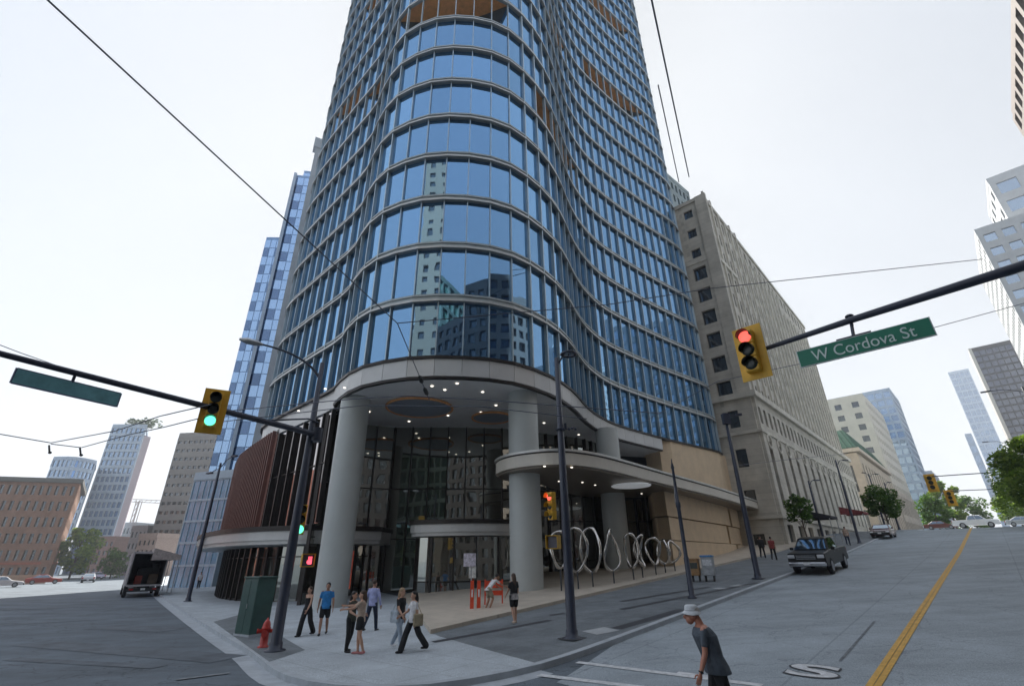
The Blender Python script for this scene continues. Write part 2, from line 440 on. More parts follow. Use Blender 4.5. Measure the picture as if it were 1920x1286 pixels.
def offset_line(pts, d):
    pts = [Vector(p[:2]) for p in pts]; out = []
    for i, p in enumerate(pts):
        t = (pts[min(i + 1, len(pts) - 1)] - pts[max(i - 1, 0)]).normalized(); out.append(p + Vector((-t.y, t.x)) * d)
    return out
def smooth_line(pts, it=2):
    pts = [Vector(p[:2]) for p in pts]
    for _ in range(it):
        o = [pts[0]]
        for a, b in zip(pts, pts[1:]): o += [a.lerp(b, .25), a.lerp(b, .75)]
        o.append(pts[-1]); pts = o
    return pts
# kerb line of the corner block: left street, corner, right street
KL = [(-92, 128), (-60, 85.5), (-32.5, 48.8), (-19.5, 31.8), (-11, 20.8), (-8.1, 17.2), (-6.2, 14.4), (-5.0, 13.2), (-3.6, 12.5), (-2.1, 12.5), (-.6, 13.3), (.6, 14.2)]
DR = Vector((.6905, .7233))                                  # uphill street direction
KR = [(.6, 14.2), (1.9, 15.4)] + [tuple(Vector((1.9, 15.4)) + DR * t + Vector((-.72, .69)) * (.012 * t)) for t in (6, 20, 45, 80, 113)]
KLs, KRs = smooth_line(KL), smooth_line(KR, 1)
M_KERB = mat('kerb_concrete', (.42, .46, .50), .8, var=.1, scale=2)
M_WALK = mat('walk_concrete', (.47, .52, .56), .85, var=.07, scale=.9, bump=.15, pattern=dict(sx=1.5, sy=1.5, mortar=.016, offset=0, dark=.72, alt=.95, rot=.72))
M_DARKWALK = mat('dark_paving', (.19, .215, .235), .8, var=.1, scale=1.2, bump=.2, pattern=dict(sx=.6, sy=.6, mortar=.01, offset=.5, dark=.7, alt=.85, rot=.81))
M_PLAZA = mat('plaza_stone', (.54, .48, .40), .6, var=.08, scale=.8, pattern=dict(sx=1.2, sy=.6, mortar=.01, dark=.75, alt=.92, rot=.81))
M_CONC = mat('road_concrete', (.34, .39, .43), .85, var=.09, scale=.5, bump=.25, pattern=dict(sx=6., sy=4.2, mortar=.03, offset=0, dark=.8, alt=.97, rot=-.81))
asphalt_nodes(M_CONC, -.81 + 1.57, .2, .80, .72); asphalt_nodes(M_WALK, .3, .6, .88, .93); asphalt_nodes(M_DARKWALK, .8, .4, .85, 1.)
M_WHITE = mat('road_paint_white', (.62, .64, .66), .7, var=.18, scale=6)
M_YEL = mat('road_paint_yellow', (.62, .36, .07), .7, var=.15, scale=5)
M_BLACK = mat('dark_rubber', (.02, .02, .022), .6, var=.1)
KH = .14
# outward (road) side of the kerb lines is to the right of travel for KL reversed; the block lies to the left of KL travelled forward
def block(line, a, b): return offset_line(line, a), offset_line(line, b)
def kerb(name, line, n):
    A, B = block(line, 0, .22); solo(name, drape(A, B, n, 1, KH, .3), M_KERB, kind='structure')
kerb('left_street_kerb', KLs, 150); kerb('hill_street_kerb', KRs, 120)
# gutter strips
A, B = block(KLs, -.5, 0); solo('left_street_gutter', drape(A, B, 150, 1, .006), M_KERB, kind='structure')
IN_L = [(-74, 140), (-45, 95), (-22, 60), (-12, 42), (-7, 33), (-4.6, 25.5), (-3, 19.3)]
solo('corner_pavement', drape(offset_line(KLs, .22), IN_L, 150, 14, KH - .002, .2), M_WALK, kind='structure')
PE = Vector((-3, 19.3))                                      # where the stone plaza, the dark paving and the corner meet
PL_EDGE = [PE + DR * t for t in (0, 20, 45, 62)]
D_EDGE = [PE + DR * t for t in (0, 20, 45, 80, 117)]
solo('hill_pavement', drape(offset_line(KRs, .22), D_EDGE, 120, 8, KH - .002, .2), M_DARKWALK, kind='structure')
solo('stone_plaza', drape(PL_EDGE, [(-7, 33), (-2, 44), (8, 54), (24, 70)], 80, 14, KH + .13, .3), M_PLAZA, kind='structure')
# lighter concrete infill at the kerb ramp of the hill street and dark drain strips in the paving
def strip(name, p, q, w, off, mt):
    p = Vector(p[:2]); q = Vector(q[:2]); d = (q - p).normalized(); nn = Vector((-d.y, d.x)) * w / 2
    return solo(name, drape([p - nn, q - nn], [p + nn, q + nn], max(2, int((q - p).length / .8)), 1, off), mt, kind='structure')
M_SLOT = mat('dark_granite_band', (.055, .06, .07), .6, var=.15, scale=4)
g_ = lambda px, py: grd(px, py, KH)
strip('granite_band', g_(812, 1203), g_(1032, 1162), .32, KH + .004, M_SLOT)
strip('granite_band', g_(1030, 1153), g_(1058, 1149), .3, KH + .004, M_SLOT)
strip('granite_band', g_(1165, 1127), g_(1330, 1100), .3, KH + .004, M_SLOT)
strip('granite_band', g_(1165, 1142), g_(1420, 1092), .34, KH + .004, M_SLOT)
strip('granite_band', g_(1155, 1178), g_(1280, 1142), .45, KH + .004, M_SLOT)
M_PALE = mat('pale_slab', (.42, .45, .47), .8, var=.06)
strip('pale_slab', g_(1105, 1186), g_(1147, 1178), .8, KH + .004, M_PALE)
strip('pale_slab', g_(1345, 1104), g_(1360, 1102), .7, KH + .004, M_PALE)
strip('pale_slab', g_(1378, 1099), g_(1396, 1096), .7, KH + .004, M_PALE)
# dark paving around the left signal pole
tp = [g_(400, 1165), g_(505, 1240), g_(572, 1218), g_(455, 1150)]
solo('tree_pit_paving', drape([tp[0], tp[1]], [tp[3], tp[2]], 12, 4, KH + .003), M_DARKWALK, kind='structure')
# hill street carriageway, its far side pavement
YC = [(6.9, 10.6)] + [tuple(Vector((10.1, 14.3)) + DR * t) for t in (0, 20, 45, 80, 118)]
kr0 = [Vector((-14, -1.5)), Vector((-6, 6.6))] + [Vector(p) for p in KRs[1:]]
ROADW = 12.9
kr_out = [p + Vector((.7233, -.6905)) * ROADW for p in [Vector((1.9, 15.4)) + DR * t for t in (-22, -10, 0, 20, 45, 80, 113)]]
solo('hill_street', drape([Vector((.9, 13.0)), Vector((2.1, 15.1)), *[Vector(p) for p in KRs[3:]]], [Vector((8.6, 4.2)), Vector((10.4, 5.6)), *[p for p in kr_out[3:]]], 120, 12, .008), M_CONC, kind='structure')
kr_out2 = [p for p in kr_out[2:]]
def kerb_r(name, line, n): solo(name, drape(offset_line(line, -.22), line, n, 1, KH, .3), M_KERB, kind='structure')
kerb_r('far_kerb', kr_out2, 110)
solo('far_pavement', drape(offset_line(kr_out2, -.22), offset_line(kr_out2, -9), 110, 5, KH - .002, .2), M_WALK, kind='structure')
# markings
def mark(name, pts_a, pts_b, mt, n=60, off=.014): return solo(name, drape(pts_a, pts_b, n, 1, off), mt, kind='structure')
yl = [grd(1640, 1305), grd(1700, 1190), grd(1750, 1100), grd(1800, 1008)]
ya, yb = Vector(yl[1][:2]), Vector(yl[2][:2]); yd = DR
y0 = ya - yd * 5.5
for s_ in (-.066, .066):
    nn = Vector((-yd.y, yd.x)) * s_; e = Vector((-yd.y, yd.x)) * .06
    mark('centre_line', [y0 + nn - e, y0 + nn - e + yd * 102], [y0 + nn + e, y0 + nn + e + yd * 102], M_YEL, 140, .02)
def line_px(name, a, b, w, mt, off=.02):
    p = Vector(grd(*a)[:2]); q = Vector(grd(*b)[:2]); return strip(name, p, q, w, off, mt)
line_px('crosswalk_line', (1082, 1242), (1430, 1286), .2, M_WHITE)
line_px('crosswalk_line', (1010, 1266), (1225, 1292), .22, M_WHITE)
line_px('crosswalk_line', (1270, 1262), (1330, 1270), .2, M_WHITE)
line_px('stop_line', (5, 1143), (170, 1137), .35, mat('worn_paint', (.2, .22, .24), .8, var=.3, scale=5))
line_px('crosswalk_line', (0, 1172), (200, 1160), .2, MATS['worn_paint'])
line_px('crosswalk_line', (330, 1275), (430, 1262), .16, MATS['worn_paint'])
# tar patches on the left street
M_TAR = mat('tar_patch', (.105, .125, .148), .8, var=.2, scale=1.2)
for a, b, w in (((60, 1205), (430, 1235), 1.3), ((190, 1175), (330, 1180), 1.6), ((20, 1235), (300, 1250), .5)):
    line_px('tar_patch', a, b, w, M_TAR, .01)
# joints in the hill street
line_px('joint_seal', (1575, 1240), (1640, 1165), .06, mat('joint_seal', (.16, .18, .20), .8, var=.3, scale=4), .018)
# letters lying flat on the hill street, white with a dark rim
def text_mesh(txt, size, ext=.0, shear=0., align='CENTER', bold=0.):
    cu = bpy.data.curves.new('lettering', 'FONT'); cu.body = txt; cu.size = size; cu.extrude = ext; cu.align_x = align; cu.align_y = 'CENTER'; cu.offset = bold
    ob = bpy.data.objects.new('lettering', cu); COL.objects.link(ob)
    me = bpy.data.meshes.new_from_object(ob.evaluated_get(bpy.context.evaluated_depsgraph_get()))
    bpy.data.objects.remove(ob); return me
# the pale letter lying on the hill street in front of the crosswalk
def road_letter(ch, px, py, w, h):
    p = grd(px, py); me = text_mesh(ch, 1., bold=.022); xs__ = [v.co.x for v in me.vertices]; ys__ = [v.co.y for v in me.vertices]
    kx, ky = w / (max(xs__) - min(xs__)), h / (max(ys__) - min(ys__)); az = math.atan2(p.x, p.y)
    Mx = Matrix.Rotation(-az - .25, 4, 'Z') @ Matrix.Diagonal((kx, ky, 1, 1))
    for nm, g, mt, off in (('road_letter_rim', .05, M_SLOT, .022), ('road_letter', 0, M_WHITE, .028)):
        bm_ = __import__('bmesh').new(); bm_.from_mesh(me); me_ = bpy.data.meshes.new(nm)
        import bmesh
        bmesh.ops.transform(bm_, matrix=Mx, verts=bm_.verts)
        if g:
            o_ = {}
            bm_.normal_update()
            for v in bm_.verts:
                bd = [e for e in v.link_edges if e.is_boundary]
                d = Vector((0, 0, 0))
                for e in bd:
                    f = e.link_faces[0]; c = f.calc_center_median(); m_ = (e.verts[0].co + e.verts[1].co) / 2; t = (e.verts[1].co - e.verts[0].co).normalized(); n = t.cross(Vector((0, 0, 1)))
                    if n.dot(m_ - c) < 0: n = -n
                    d += n
                o_[v] = d.normalized() * g if d.length > 1e-6 else d
            for v, d in o_.items(): v.co += d
        for v in bm_.verts: v.co.z = gz(p.x + v.co.x, p.y + v.co.y) + off
        for v in bm_.verts: v.co.x += p.x; v.co.y += p.y
        bm_.to_mesh(me_); bm_.free(); me_.materials.append(mt); ob = bpy.data.objects.new(nm, me_); COL.objects.link(ob); ob['kind'] = 'structure'
road_letter('S', 1524, 1260, 1.0, 1.0); road_letter('e', 1550, 1303, .95, .75)
# manhole cover and street drains
def disc_on(name, p, r, mt, label, cat, off=KH + .006):
    mb = MB(); n = 36
    mb.lathe((0, 0, 0), [(r, -.02), (r, .012), (r * .93, .014), (r * .91, .006), (.001, .006)], n)
    mb.m(1)
    for k in range(-4, 5):
        h = math.sqrt(max(.01, (r * .85) ** 2 - (k * r * .19) ** 2)); mb.box((k * r * .19, 0, .009), (r * .07, 2 * h, .008))
    return solo(name, mb, [mt, M_SLOT], label, cat, loc=(p.x, p.y, gz(p.x, p.y) + off))
M_IRON = mat('cast_iron', (.06, .058, .06), .55, metal=.3, var=.2, scale=8)
disc_on('manhole_cover', g_(648, 1265), .45, M_IRON, 'round dark iron manhole cover in the pale corner pavement', 'manhole cover')
disc_on('manhole_cover', grd(1222, 1173), .3, M_IRON, 'small iron cover in the gutter beside the short pole, nearer one', 'manhole cover', .01)
disc_on('manhole_cover', grd(1252, 1163), .28, M_IRON, 'small iron cover in the gutter beside the short pole, farther one', 'manhole cover', .01)
# ------------------------------------------------------------------ main glass tower
ZB, FH, NF = 13.8, 4.1, 25
ZT = ZB + FH * NF
PLN = [(-24.2, 46.5), (-23.4, 44.), (-22.6, 42.3), (-21.3, 40.6), (-16.6, 35.9), (-14, 33.4), (-12.6, 32.0), (-11.7, 30.7), (-11, 29.6), (-9.6, 28.1), (-8.1, 27.2), (-5.9, 26.5), (-3.4, 26.5), (-1.2, 27), (.4, 27.9), (2, 29.5), (3.4, 31.5), (4.5, 33.8), (5.4, 36.2), (6.7, 39), (9.1, 42.6), (12.7, 46.2), (16.5, 49.6), (20, 52.5), (23.2, 55.2), (24.6, 57.), (25, 59.), (24.6, 61)]
def catmull(P, k=8):
    P = [Vector(p) for p in P]; Q = [P[0] * 2 - P[1]] + P + [P[-1] * 2 - P[-2]]; o = []
    for i in range(1, len(Q) - 2):
        for j in range(k):
            t = j / k; a, b, c, d = Q[i - 1:i + 3]
            o.append(.5 * ((2 * b) + (c - a) * t + (2 * a - 5 * b + 4 * c - d) * t * t + (3 * b - a - 3 * c + d) * t ** 3))
    o.append(P[-1]); return o
CV = resample(catmull(PLN), 1.62)
NB = len(CV) - 1
def nrm(i):
    a = CV[max(0, i - 1)]; b = CV[min(NB, i + 1)]; t = (b - a).normalized(); return Vector((t.y, -t.x))
def off_curve(d, lo=0, hi=None, dz=None):
    return [CV[i] + nrm(i) * (d(i) if callable(d) else d) for i in range(lo, (hi if hi is not None else NB) + 1)]
def near(p): return min(range(NB + 1), key=lambda i: (CV[i] - Vector(p)).length)
def v3(p, z): return Vector((p.x, p.y, z))
def band(mb, o0, o1, z0, z1, lo=0, hi=None):
    """curved ribbon with rectangular section following the facade"""
    A = off_curve(o1, lo, hi); B = off_curve(o0, lo, hi)
    for a, b, c, d in zip(A, A[1:], B[1:], B):
        mb.quad(v3(a, z0), v3(b, z0), v3(b, z1), v3(a, z1)); mb.quad(v3(a, z1), v3(b, z1), v3(c, z1), v3(d, z1))
        mb.quad(v3(d, z0), v3(c, z0), v3(b, z0), v3(a, z0))
M_METAL = mat('facade_metal', (.34, .38, .39), .42, metal=.35, var=.05, scale=1)
M_FIN = mat('fin_metal', (.42, .52, .58), .38, metal=.4, var=.05, scale=1)
M_LIP = mat('pale_metal', (.52, .52, .50), .4, metal=.4, var=.06, scale=1)
M_FASC = mat('fascia_panel', (.56, .56, .55), .35, metal=.12, var=.04, scale=.6)
M_SOFF = mat('soffit_grey', (.78, .78, .78), .6, var=.05, scale=.5)
M_WOOD = mat('cedar_soffit', (.74, .36, .15), .55, var=.12, scale=2)
M_GLB = glass_mat('blue_glass', (.27, .50, .78), (.012, .03, .06), refl=.55, wob=.0014)
M_GLD = glass_mat('lobby_glass', (.58, .60, .56), (.055, .05, .04), refl=.5, wob=.0015)
M_COLM = mat('column_concrete', (.50, .53, .52), .45, var=.03, scale=.7)
M_STONE = mat('warm_limestone', (.68, .53, .36), .65, var=.06, scale=.9, pattern=dict(sx=2.4, sy=1.15, mortar=.006, dark=.8, alt=.95, wall=1))
M_DARKM = mat('bronze_frame', (.035, .03, .028), .4, metal=.5, var=.1)
M_LAMP = mat('lamp_glow', (1, .95, .85), .5, var=0, emit=(1, .93, .8), es=.28)
T = thing('glass_tower', 'tall curving blue glass tower on the street corner with pale columns under it', 'tower', (0, 40, .9))
rec = []   # (bay lo, bay hi, storey, depth)
for a, b, k, dp in (((-9.9, 28.3), (.6, 28.), 8, 2.6), ((2.2, 29.8), (7.6, 40.4), 6, 1.5), ((10.2, 43.7), (20.8, 53), 12, 1.7), ((-20.2, 39.5), (-16.0, 35.3), 8, 1.5), ((-14.4, 33.8), (-11.4, 30.4), 7, 1.), ((11, 44.5), (21, 53.2), 17, 2.), ((-18.5, 37.9), (-14, 33.4), 12, 1.5), ((4.4, 33.5), (7.6, 40.2), 11, 1.3), ((16, 49), (21, 53.2), 22, 1.5), ((-9.9, 28.3), (.6, 28.), 16, 2.)):
    rec.append((near(a), near(b), k, dp))
def recess(i, k):
    """inward offset of the glass line at node i on storey k"""
    for a, b, kk, dp in rec:
        if kk == k and a <= i <= b: return dp * math.sin(math.pi * (i - a) / (b - a)) ** .7
    return 0.
wins = []
for k in range(NF):
    z0 = ZB + FH * k + (.04 if k == 0 else .26); z1 = ZB + FH * (k + 1) - .30
    for i in range(NB):
        ra, rb = recess(i, k), recess(i + 1, k)
        a = CV[i] - nrm(i) * (ra + .02); b = CV[i + 1] - nrm(i + 1) * (rb + .02)
        ja, jb = R.uniform(-.011, .011), R.uniform(-.012, .012); n_ = (nrm(i) + nrm(i + 1)) / 2   # no two panes sit quite alike
        wins.append((v3(a, z0), v3(b + n_ * ja, z0), v3(b + n_ * (ja + jb), z1), v3(a + n_ * jb, z1)))
def small_first(w): return w
add_windows(T, wins, M_GLB, 'window_pane')
# floor bands, each a part
for k in range(1, NF + 1):
    z = ZB + FH * k; mb = MB(); band(mb, -.3, .14, z - .30, z + .26)
    mb.m(1); band(mb, .14, .30, z - .30, z - .16)
    mb.m(0); band(mb, .14, .2, z + .12, z + .26)
    part('floor_band', mb, [M_METAL, M_LIP], T, True)
for a, b, k, dp in rec:    # terrace with a timber ceiling
    mb = MB(); mf = MB(); z = ZB + FH * (k + 1) - .31; zf = ZB + FH * k + .27
    for i in range(a, b):
        p, q = CV[i], CV[i + 1]; p2 = p - nrm(i) * (recess(i, k) + .05); q2 = q - nrm(i + 1) * (recess(i + 1, k) + .05)
        mb.quad(v3(p2, z), v3(q2, z), v3(q, z), v3(p, z)); mf.quad(v3(p, zf), v3(q, zf), v3(q2, zf), v3(p2, zf))
    part('terrace_soffit', mb, M_WOOD, T, True); part('terrace_floor', mf, M_SOFF, T, True)
# the upper facade swells out a little over each terrace
for i in range(NB + 1):
    n = nrm(i); x = CV[i].x
    nose = 1 if near((-9.6, 28.1)) < i < near((1.2, 28.7)) else 0
    dp, w = (.13, .07) if nose else (.22, .10)
    mb = MB(); a = CV[i] - n * .04; b = CV[i] + n * dp
    mb.bar(v3((a + b) / 2, ZB - .0), v3((a + b) / 2, ZT + .5), w, (b - a).length, (n.x, n.y, 0))
    part('mullion', mb, M_FIN, T, True)
# crown and the plain back of the tower
mb = MB(); back = [Vector((24.6, 61)), Vector((16, 78)), Vector((-4, 86)), Vector((-22, 66)), Vector((-24.2, 46.5))]
core = [p for p in off_curve(-3.2)]
mb.prism([(p.x, p.y) for p in core[1:-1]] + [(p.x, p.y) for p in back], ZB + .1, ZT - .4)
part('core', mb, mat('dark_interior', (.02, .025, .035), .7, var=.1), T, True)
mb = MB(); wb = []
face_grid(mb, wb, back[0], back[1], ZB, ZT, 8, 25, .86, .8, .2); face_grid(mb, wb, back[1], back[2], ZB, ZT, 9, 25, .86, .8, .2)
face_grid(mb, wb, back[2], back[3], ZB, ZT, 10, 25, .86, .8, .2); face_grid(mb, wb, back[3], back[4], ZB, ZT, 8, 25, .86, .8, .2)
part('rear_frame', mb, M_METAL, T, True); mb = MB()
for q in wb: mb.quad(*q)
part('rear_glazing', mb, M_GLB, T, True, kind='stuff')
mb = MB(); P = [(p.x, p.y) for p in off_curve(.0)] + [(p.x, p.y) for p in back[1:-1]]
mb.prism(P, ZT + .3, ZT + .9); part('roof', mb, M_SOFF, T, True)
# fascia at the foot of the curtain wall
i0, i1 = near((-12.2, 31.4)), near((15.4, 48.7))
zf0, zf1 = 12.55, ZB
for i in range(i0, i1):
    mb = MB(); a, b = CV[i] + nrm(i) * .22, CV[i + 1] + nrm(i + 1) * .22
    t = (b - a).normalized() * .012
    a2, b2 = CV[i] - nrm(i) * .1, CV[i + 1] - nrm(i + 1) * .1
    mb.hexa([v3(a + t, zf0), v3(b - t, zf0), v3(b2 - t, zf0), v3(a2 + t, zf0), v3(a + t, zf1 - .16), v3(b - t, zf1 - .16), v3(b2 - t, zf1 - .16), v3(a2 + t, zf1 - .16)])
    part('fascia_panel', mb, M_FASC, T, True)
mb = MB(); band(mb, -.1, .18, zf0 - .14, zf0 - .02, i0, i1); part('soffit_edge', mb, M_DARKM, T, True)
mb = MB(); band(mb, -.1, .32, zf1 - .15, zf1 + .03)
part('fascia_trim', mb, M_DARKM, T, True)
# soffit
mb = MB(); sp = [(p.x, p.y) for p in off_curve(.1, i0, near((15.3, 48.6)))] + [(14, 52), (8, 50), (-2, 44), (-13.5, 40)]
mb.prism(sp, zf0 + .02, zf0 + .3); part('soffit', mb, M_SOFF, T, True)
# round timber light rings recessed in the soffit
for c, r in (((-6.6, 32.4), 2.3), ((-1.6, 35.2), 1.5)):
    mb = MB(); mb.tube([(c[0], c[1], zf0 + .01), (c[0], c[1], zf0 - .10)], [r, r * 1.0], 40); 
    part('ceiling_dish', mb, mat('dish_grey', (.30, .34, .40), .4, var=.03), T, True)
    mb = MB(); mb.ring((c[0], c[1], zf0 - .08), (0, 0, 1), r, .09, 48, 8); part('timber_ring', mb, M_WOOD, T, True)
DL = [(610, 729), (646, 727), (560, 770), (690, 748), (810, 724), (834, 731), (857, 719), (692, 772), (760, 779), (767, 790), (840, 779), (902, 773), (1020, 793), (930, 760), (905, 735), (1085, 815)]
for px, py in DL:
    p = atz(px, py, zf0 - .01); mb = MB(); mb.lathe((p.x, p.y, zf0 - .035), [(.09, 0), (.09, .05)], 10); part('downlight', mb, M_LAMP, T, True)
# columns
def column(p, r, zt, z0):
    mb = MB(); H_ = zt - z0 + .3; mb.lathe((p[0], p[1], z0 - .3), [(r * .985, .05), (r * .985, H_ - .02)], 48)
    for a_, b_ in ((0, 3.6), (3.63, 7.9), (7.93, H_)): mb.lathe((p[0], p[1], z0 - .3), [(r, a_), (r, b_)], 48)
    part('column', mb, M_COLM, T, True)
column((-10.5, 30.4), .93, zf0 + .03, gz(-10.5, 30.4)); column((.65, 29.9), .95, zf0 + .03, gz(.7, 29.9)); column((7.9, 39.8), .95, zf0 + .03, gz(8, 40)); 
# ---- lobby glazing
def glazed(pts, z0, z1, nb, mt=M_GLD, rows=(.0,), mw=.09, name='lobby_pane', mname='lobby_mullion', md=.22, mm_=M_DARKM):
    P = resample(pts, 1e9) if False else [Vector(p) for p in pts]
    Q = [at_frac(P, i / nb) for i in range(nb + 1)]
    for i in range(nb):
        mb = MB(); a, b = Q[i], Q[i + 1]; mb.quad(v3(a, z0), v3(b, z0), v3(b, z1), v3(a, z1)); part(name, mb, mt, T, True)
    for i in range(nb + 1):
        t = (Q[min(nb, i + 1)] - Q[max(0, i - 1)]).normalized(); n = Vector((t.y, -t.x)); c = Q[i] + n * md * .35
        mb = MB(); mb.bar(v3(c, z0), v3(c, z1), mw, md, (n.x, n.y, 0)); part(mname, mb, mm_, T, True)
    for rr in rows:
        mb = MB(); z = z0 + (z1 - z0) * rr
        for a, b in zip(Q, Q[1:]):
            n = Vector(((b - a).y, -(b - a).x)).normalized() * .03; mb.bar(v3(a + n, z), v3(b + n, z), .1, .07)
        part('transom', mb, mm_, T, True)
glazed([(-13.2, 32.6), (-12.4, 36.6), (-9.5, 38), (-5, 38.2), (-.5, 38.8), (2.8, 40.8)], -.2, zf0, 14, rows=(.34, .62))
glazed([(2.8, 40.8), (6, 42.6), (10, 47)], .8, zf0, 9, rows=(.3, .56))
# vestibules with stone canopies
def canopy(pts_front, pts_back, z0, z1, name='canopy', lab=None):
    A = [Vector(p) for p in pts_front]; B = [Vector(p) for p in pts_back]
    poly = [(p.x, p.y) for p in A] + [(p.x, p.y) for p in reversed(B)]
    c = sum(A, Vector((0, 0))) / len(A)
    def grow(k):
        o = []
        L_ = offset_line(A, -k) if True else A
        return [(p.x, p.y) for p in L_] + [(p.x, p.y) for p in reversed(B)]
    h = z1 - z0
    mb = MB(); mb.prism(grow(-.05), z0, z0 + h * .22); mb.prism(grow(.06), z0 + h * .22 + .004, z0 + h * .72)
    o = part(name, mb, M_FASC, T, True, label=lab)
    mb = MB(); mb.prism(grow(.16), z0 + h * .72 + .004, z1); part('canopy_cap', mb, M_DARKM, T, True)
    return o
# centre entrance
glazed([(-6.4, 36), (-6.2, 32.9), (-5.2, 32.6), (-3.2, 32.5), (-1, 32.9), (.2, 33.4)], .2, 4.0, 7, rows=(.03, .33))
canopy(catmull([(-6.9, 36), (-6.6, 32.6), (-5, 31.9), (-3, 31.7), (-1.2, 32.1), (.6, 33.)], 4), [(-6.9, 37.6), (.6, 37.8)], 4.05, 5.0, lab='curved grey canopy over the middle entrance')
# shop front under the left canopy, set under the wing
LC = catmull([(-31.5, 51.5), (-27.5, 44.5), (-23, 38.6), (-18.6, 34.6), (-14.5, 33.2), (-11.6, 33.8), (-9.4, 35.8)], 5)
canopy(LC, [(-30, 56), (-24, 47), (-13.0, 37.9), (-9.2, 37.9)], 3.75, 4.85, lab='long curved stone canopy over the left shopfronts')
SH = catmull([(-29.8, 54), (-26.2, 46.8), (-22.2, 41), (-18, 37.2), (-14.5, 35.6), (-11.8, 36.4), (-10.6, 37.6)], 4)
glazed(SH, -.1, 3.7, 26, rows=(.1, .82), name='shop_window', mname='shop_mullion', mw=.16)
for k, (px, py, w, h, c) in enumerate(((640, 1050, .8, 2.2, (.75, .12, .06)), (1, 1, 0, 0, 0))):
    if w:
        p = pol(-17.8, 35.2, 2.2); mb = MB(); mb.box(p, (w, .05, h), -.3); part('window_poster', mb, mat('poster_red', c, .6, var=.3, scale=3), T, True)
# tall glazing of the podium below the left wing, dark fins and the brown screen
LW = [p for p in off_curve(-.05, near((-22.6, 42.3)), near((-12.4, 31.7)))]
LWf = [Vector((-27.6, 50.2)), Vector((-24.6, 45.6))] + LW
M_GLM = glass_mat('podium_glass', (.72, .68, .68), (.02, .016, .015), refl=.6, wob=.001)
glazed([Vector((-22.0, 41.6))] + LW[1:], 4.9, 12.2, 9, mt=M_GLM, rows=(.52,), mw=.13, md=.3, name='podium_pane', mname='podium_fin')
mb = MB(); M_BRN = mat('brown_louvre', (.22, .105, .085), .55, var=.12, scale=1.5)
SCR = [Vector((-30.2, 52.6)), Vector((-27.2, 47.9)), Vector((-24.6, 44.6)), Vector((-22.4, 42.0)), Vector((-20.4, 39.6)), Vector((-19.3, 38.4))]
SCR = [at_frac(SCR, i / 30) for i in range(31)]
for a, b in zip(SCR, SCR[1:]): mb.quad(v3(a, 4.9), v3(b, 4.9), v3(b, 12.4), v3(a, 12.4))
part('screen_wall', mb, M_BRN, T, True)
for p, q in zip(SCR, SCR[1:]):
    t = (q - p).normalized(); n = Vector((t.y, -t.x)); c = p + n * .14; mb = MB(); mb.bar(v3(c, 4.9), v3(c, 12.6), .12, .3, (n.x, n.y, 0)); part('louvre', mb, M_BRN, T, True)
mb = MB(); mb.prism([(p.x, p.y) for p in SCR] + [(-15, 40), (-20, 52), (-26, 58)], 12.3, 12.7); part('podium_roof', mb, M_DARKM, T, True)
# panel strip between podium glazing and the first glazed floor of the left wing
mb = MB(); j0, j1 = 0, near((-12.4, 31.7))
band(mb, -.4, .1, 12.3, ZB - .16, j0, j1); part('spandrel_strip', mb, M_FASC, T, True)
# ---- right side: stone podium, canopy, disc lamp
zc0, zc1 = 7.35, 8.35
RCf = catmull([(1.6, 33.8), (-.4, 32.4), (-1.1, 30.6), (-.4, 28.6), (1.2, 27.4), (2.9, 27.2), (4.8, 28.4), (7, 30.8), (11.3, 36), (17.9, 43.9), (24.7, 52.7), (29.5, 59.2), (31, 62), (30.6, 63.8), (29, 64.4)], 5)
RCb = [(5, 40.5), (9.5, 46.5), (17, 52.), (24.5, 60), (26, 62)]
poly = [(p.x, p.y) for p in RCf] + [(x, y) for x, y in reversed(RCb)]
def grow(k): return [(p.x, p.y) for p in offset_line(RCf, -k)] + [(x, y) for x, y in reversed(RCb)]
mb = MB(); mb.prism(grow(-.12), zc0, zc0 + .12); part('canopy_soffit', mb, mat('bronze_soffit', (.20, .17, .14), .45, metal=.2, var=.06), T, True)
mb = MB(); mb.prism(grow(.04), zc0 + .124, zc1 - .22); part('canopy', mb, mat('canopy_stone', (.60, .56, .49), .4, var=.05, scale=.6), T, True, label='long curved stone canopy over the hill side entrance')
mb = MB(); mb.prism(grow(.02), zc1 - .216, zc1 - .14); mb.m(1); mb.prism(grow(.12), zc1 - .136, zc1); part('canopy_cap', mb, [M_DARKM, M_LIP], T, True)
p = atz(1183, 908, zc0 - .12); mb = MB(); mb.lathe((p.x, p.y, zc0 - .25), [(.2, .25), (.25, .12), (1.25, .1), (1.35, .05), (1.3, 0), (.6, -.03)], 40)
part('disc_lamp', mb, mat('disc_white', (.75, .76, .78), .5, var=0, emit=(.8, .85, .9), es=.03), T, True)
for px, py in ((1072, 876), (1021, 874), (1092, 904), (1116, 909), (1203, 925), (1221, 926), (1300, 944), (1048, 902), (1160, 915)):
    p = atz(px, py, zc0 - .01); mb = MB(); mb.lathe((p.x, p.y, zc0 - .035), [(.07, 0), (.07, .05)], 10); part('downlight', mb, M_LAMP, T, True)
# upper stone wall from the canopy up to the curtain wall
US = [(14.0, 50.8), (15.0, 48.9)] + [(p.x, p.y) for p in off_curve(.16, near((15.6, 48.8)) , near((24.6, 57)))] + [(27.6, 60.2), (28.6, 62.5)]
mb = MB(); A = [Vector(p) for p in US]
for a, b in zip(A, A[1:]): mb.quad(v3(a, zc1 - .1), v3(b, zc1 - .1), v3(b, zf1 - .17), v3(a, zf1 - .17))
mb.prism([(p.x, p.y) for p in A] + [(22, 64), (14, 56)], zf1 - .17, zf1 - .12)
part('upper_stone_wall', mb, M_STONE, T, True)
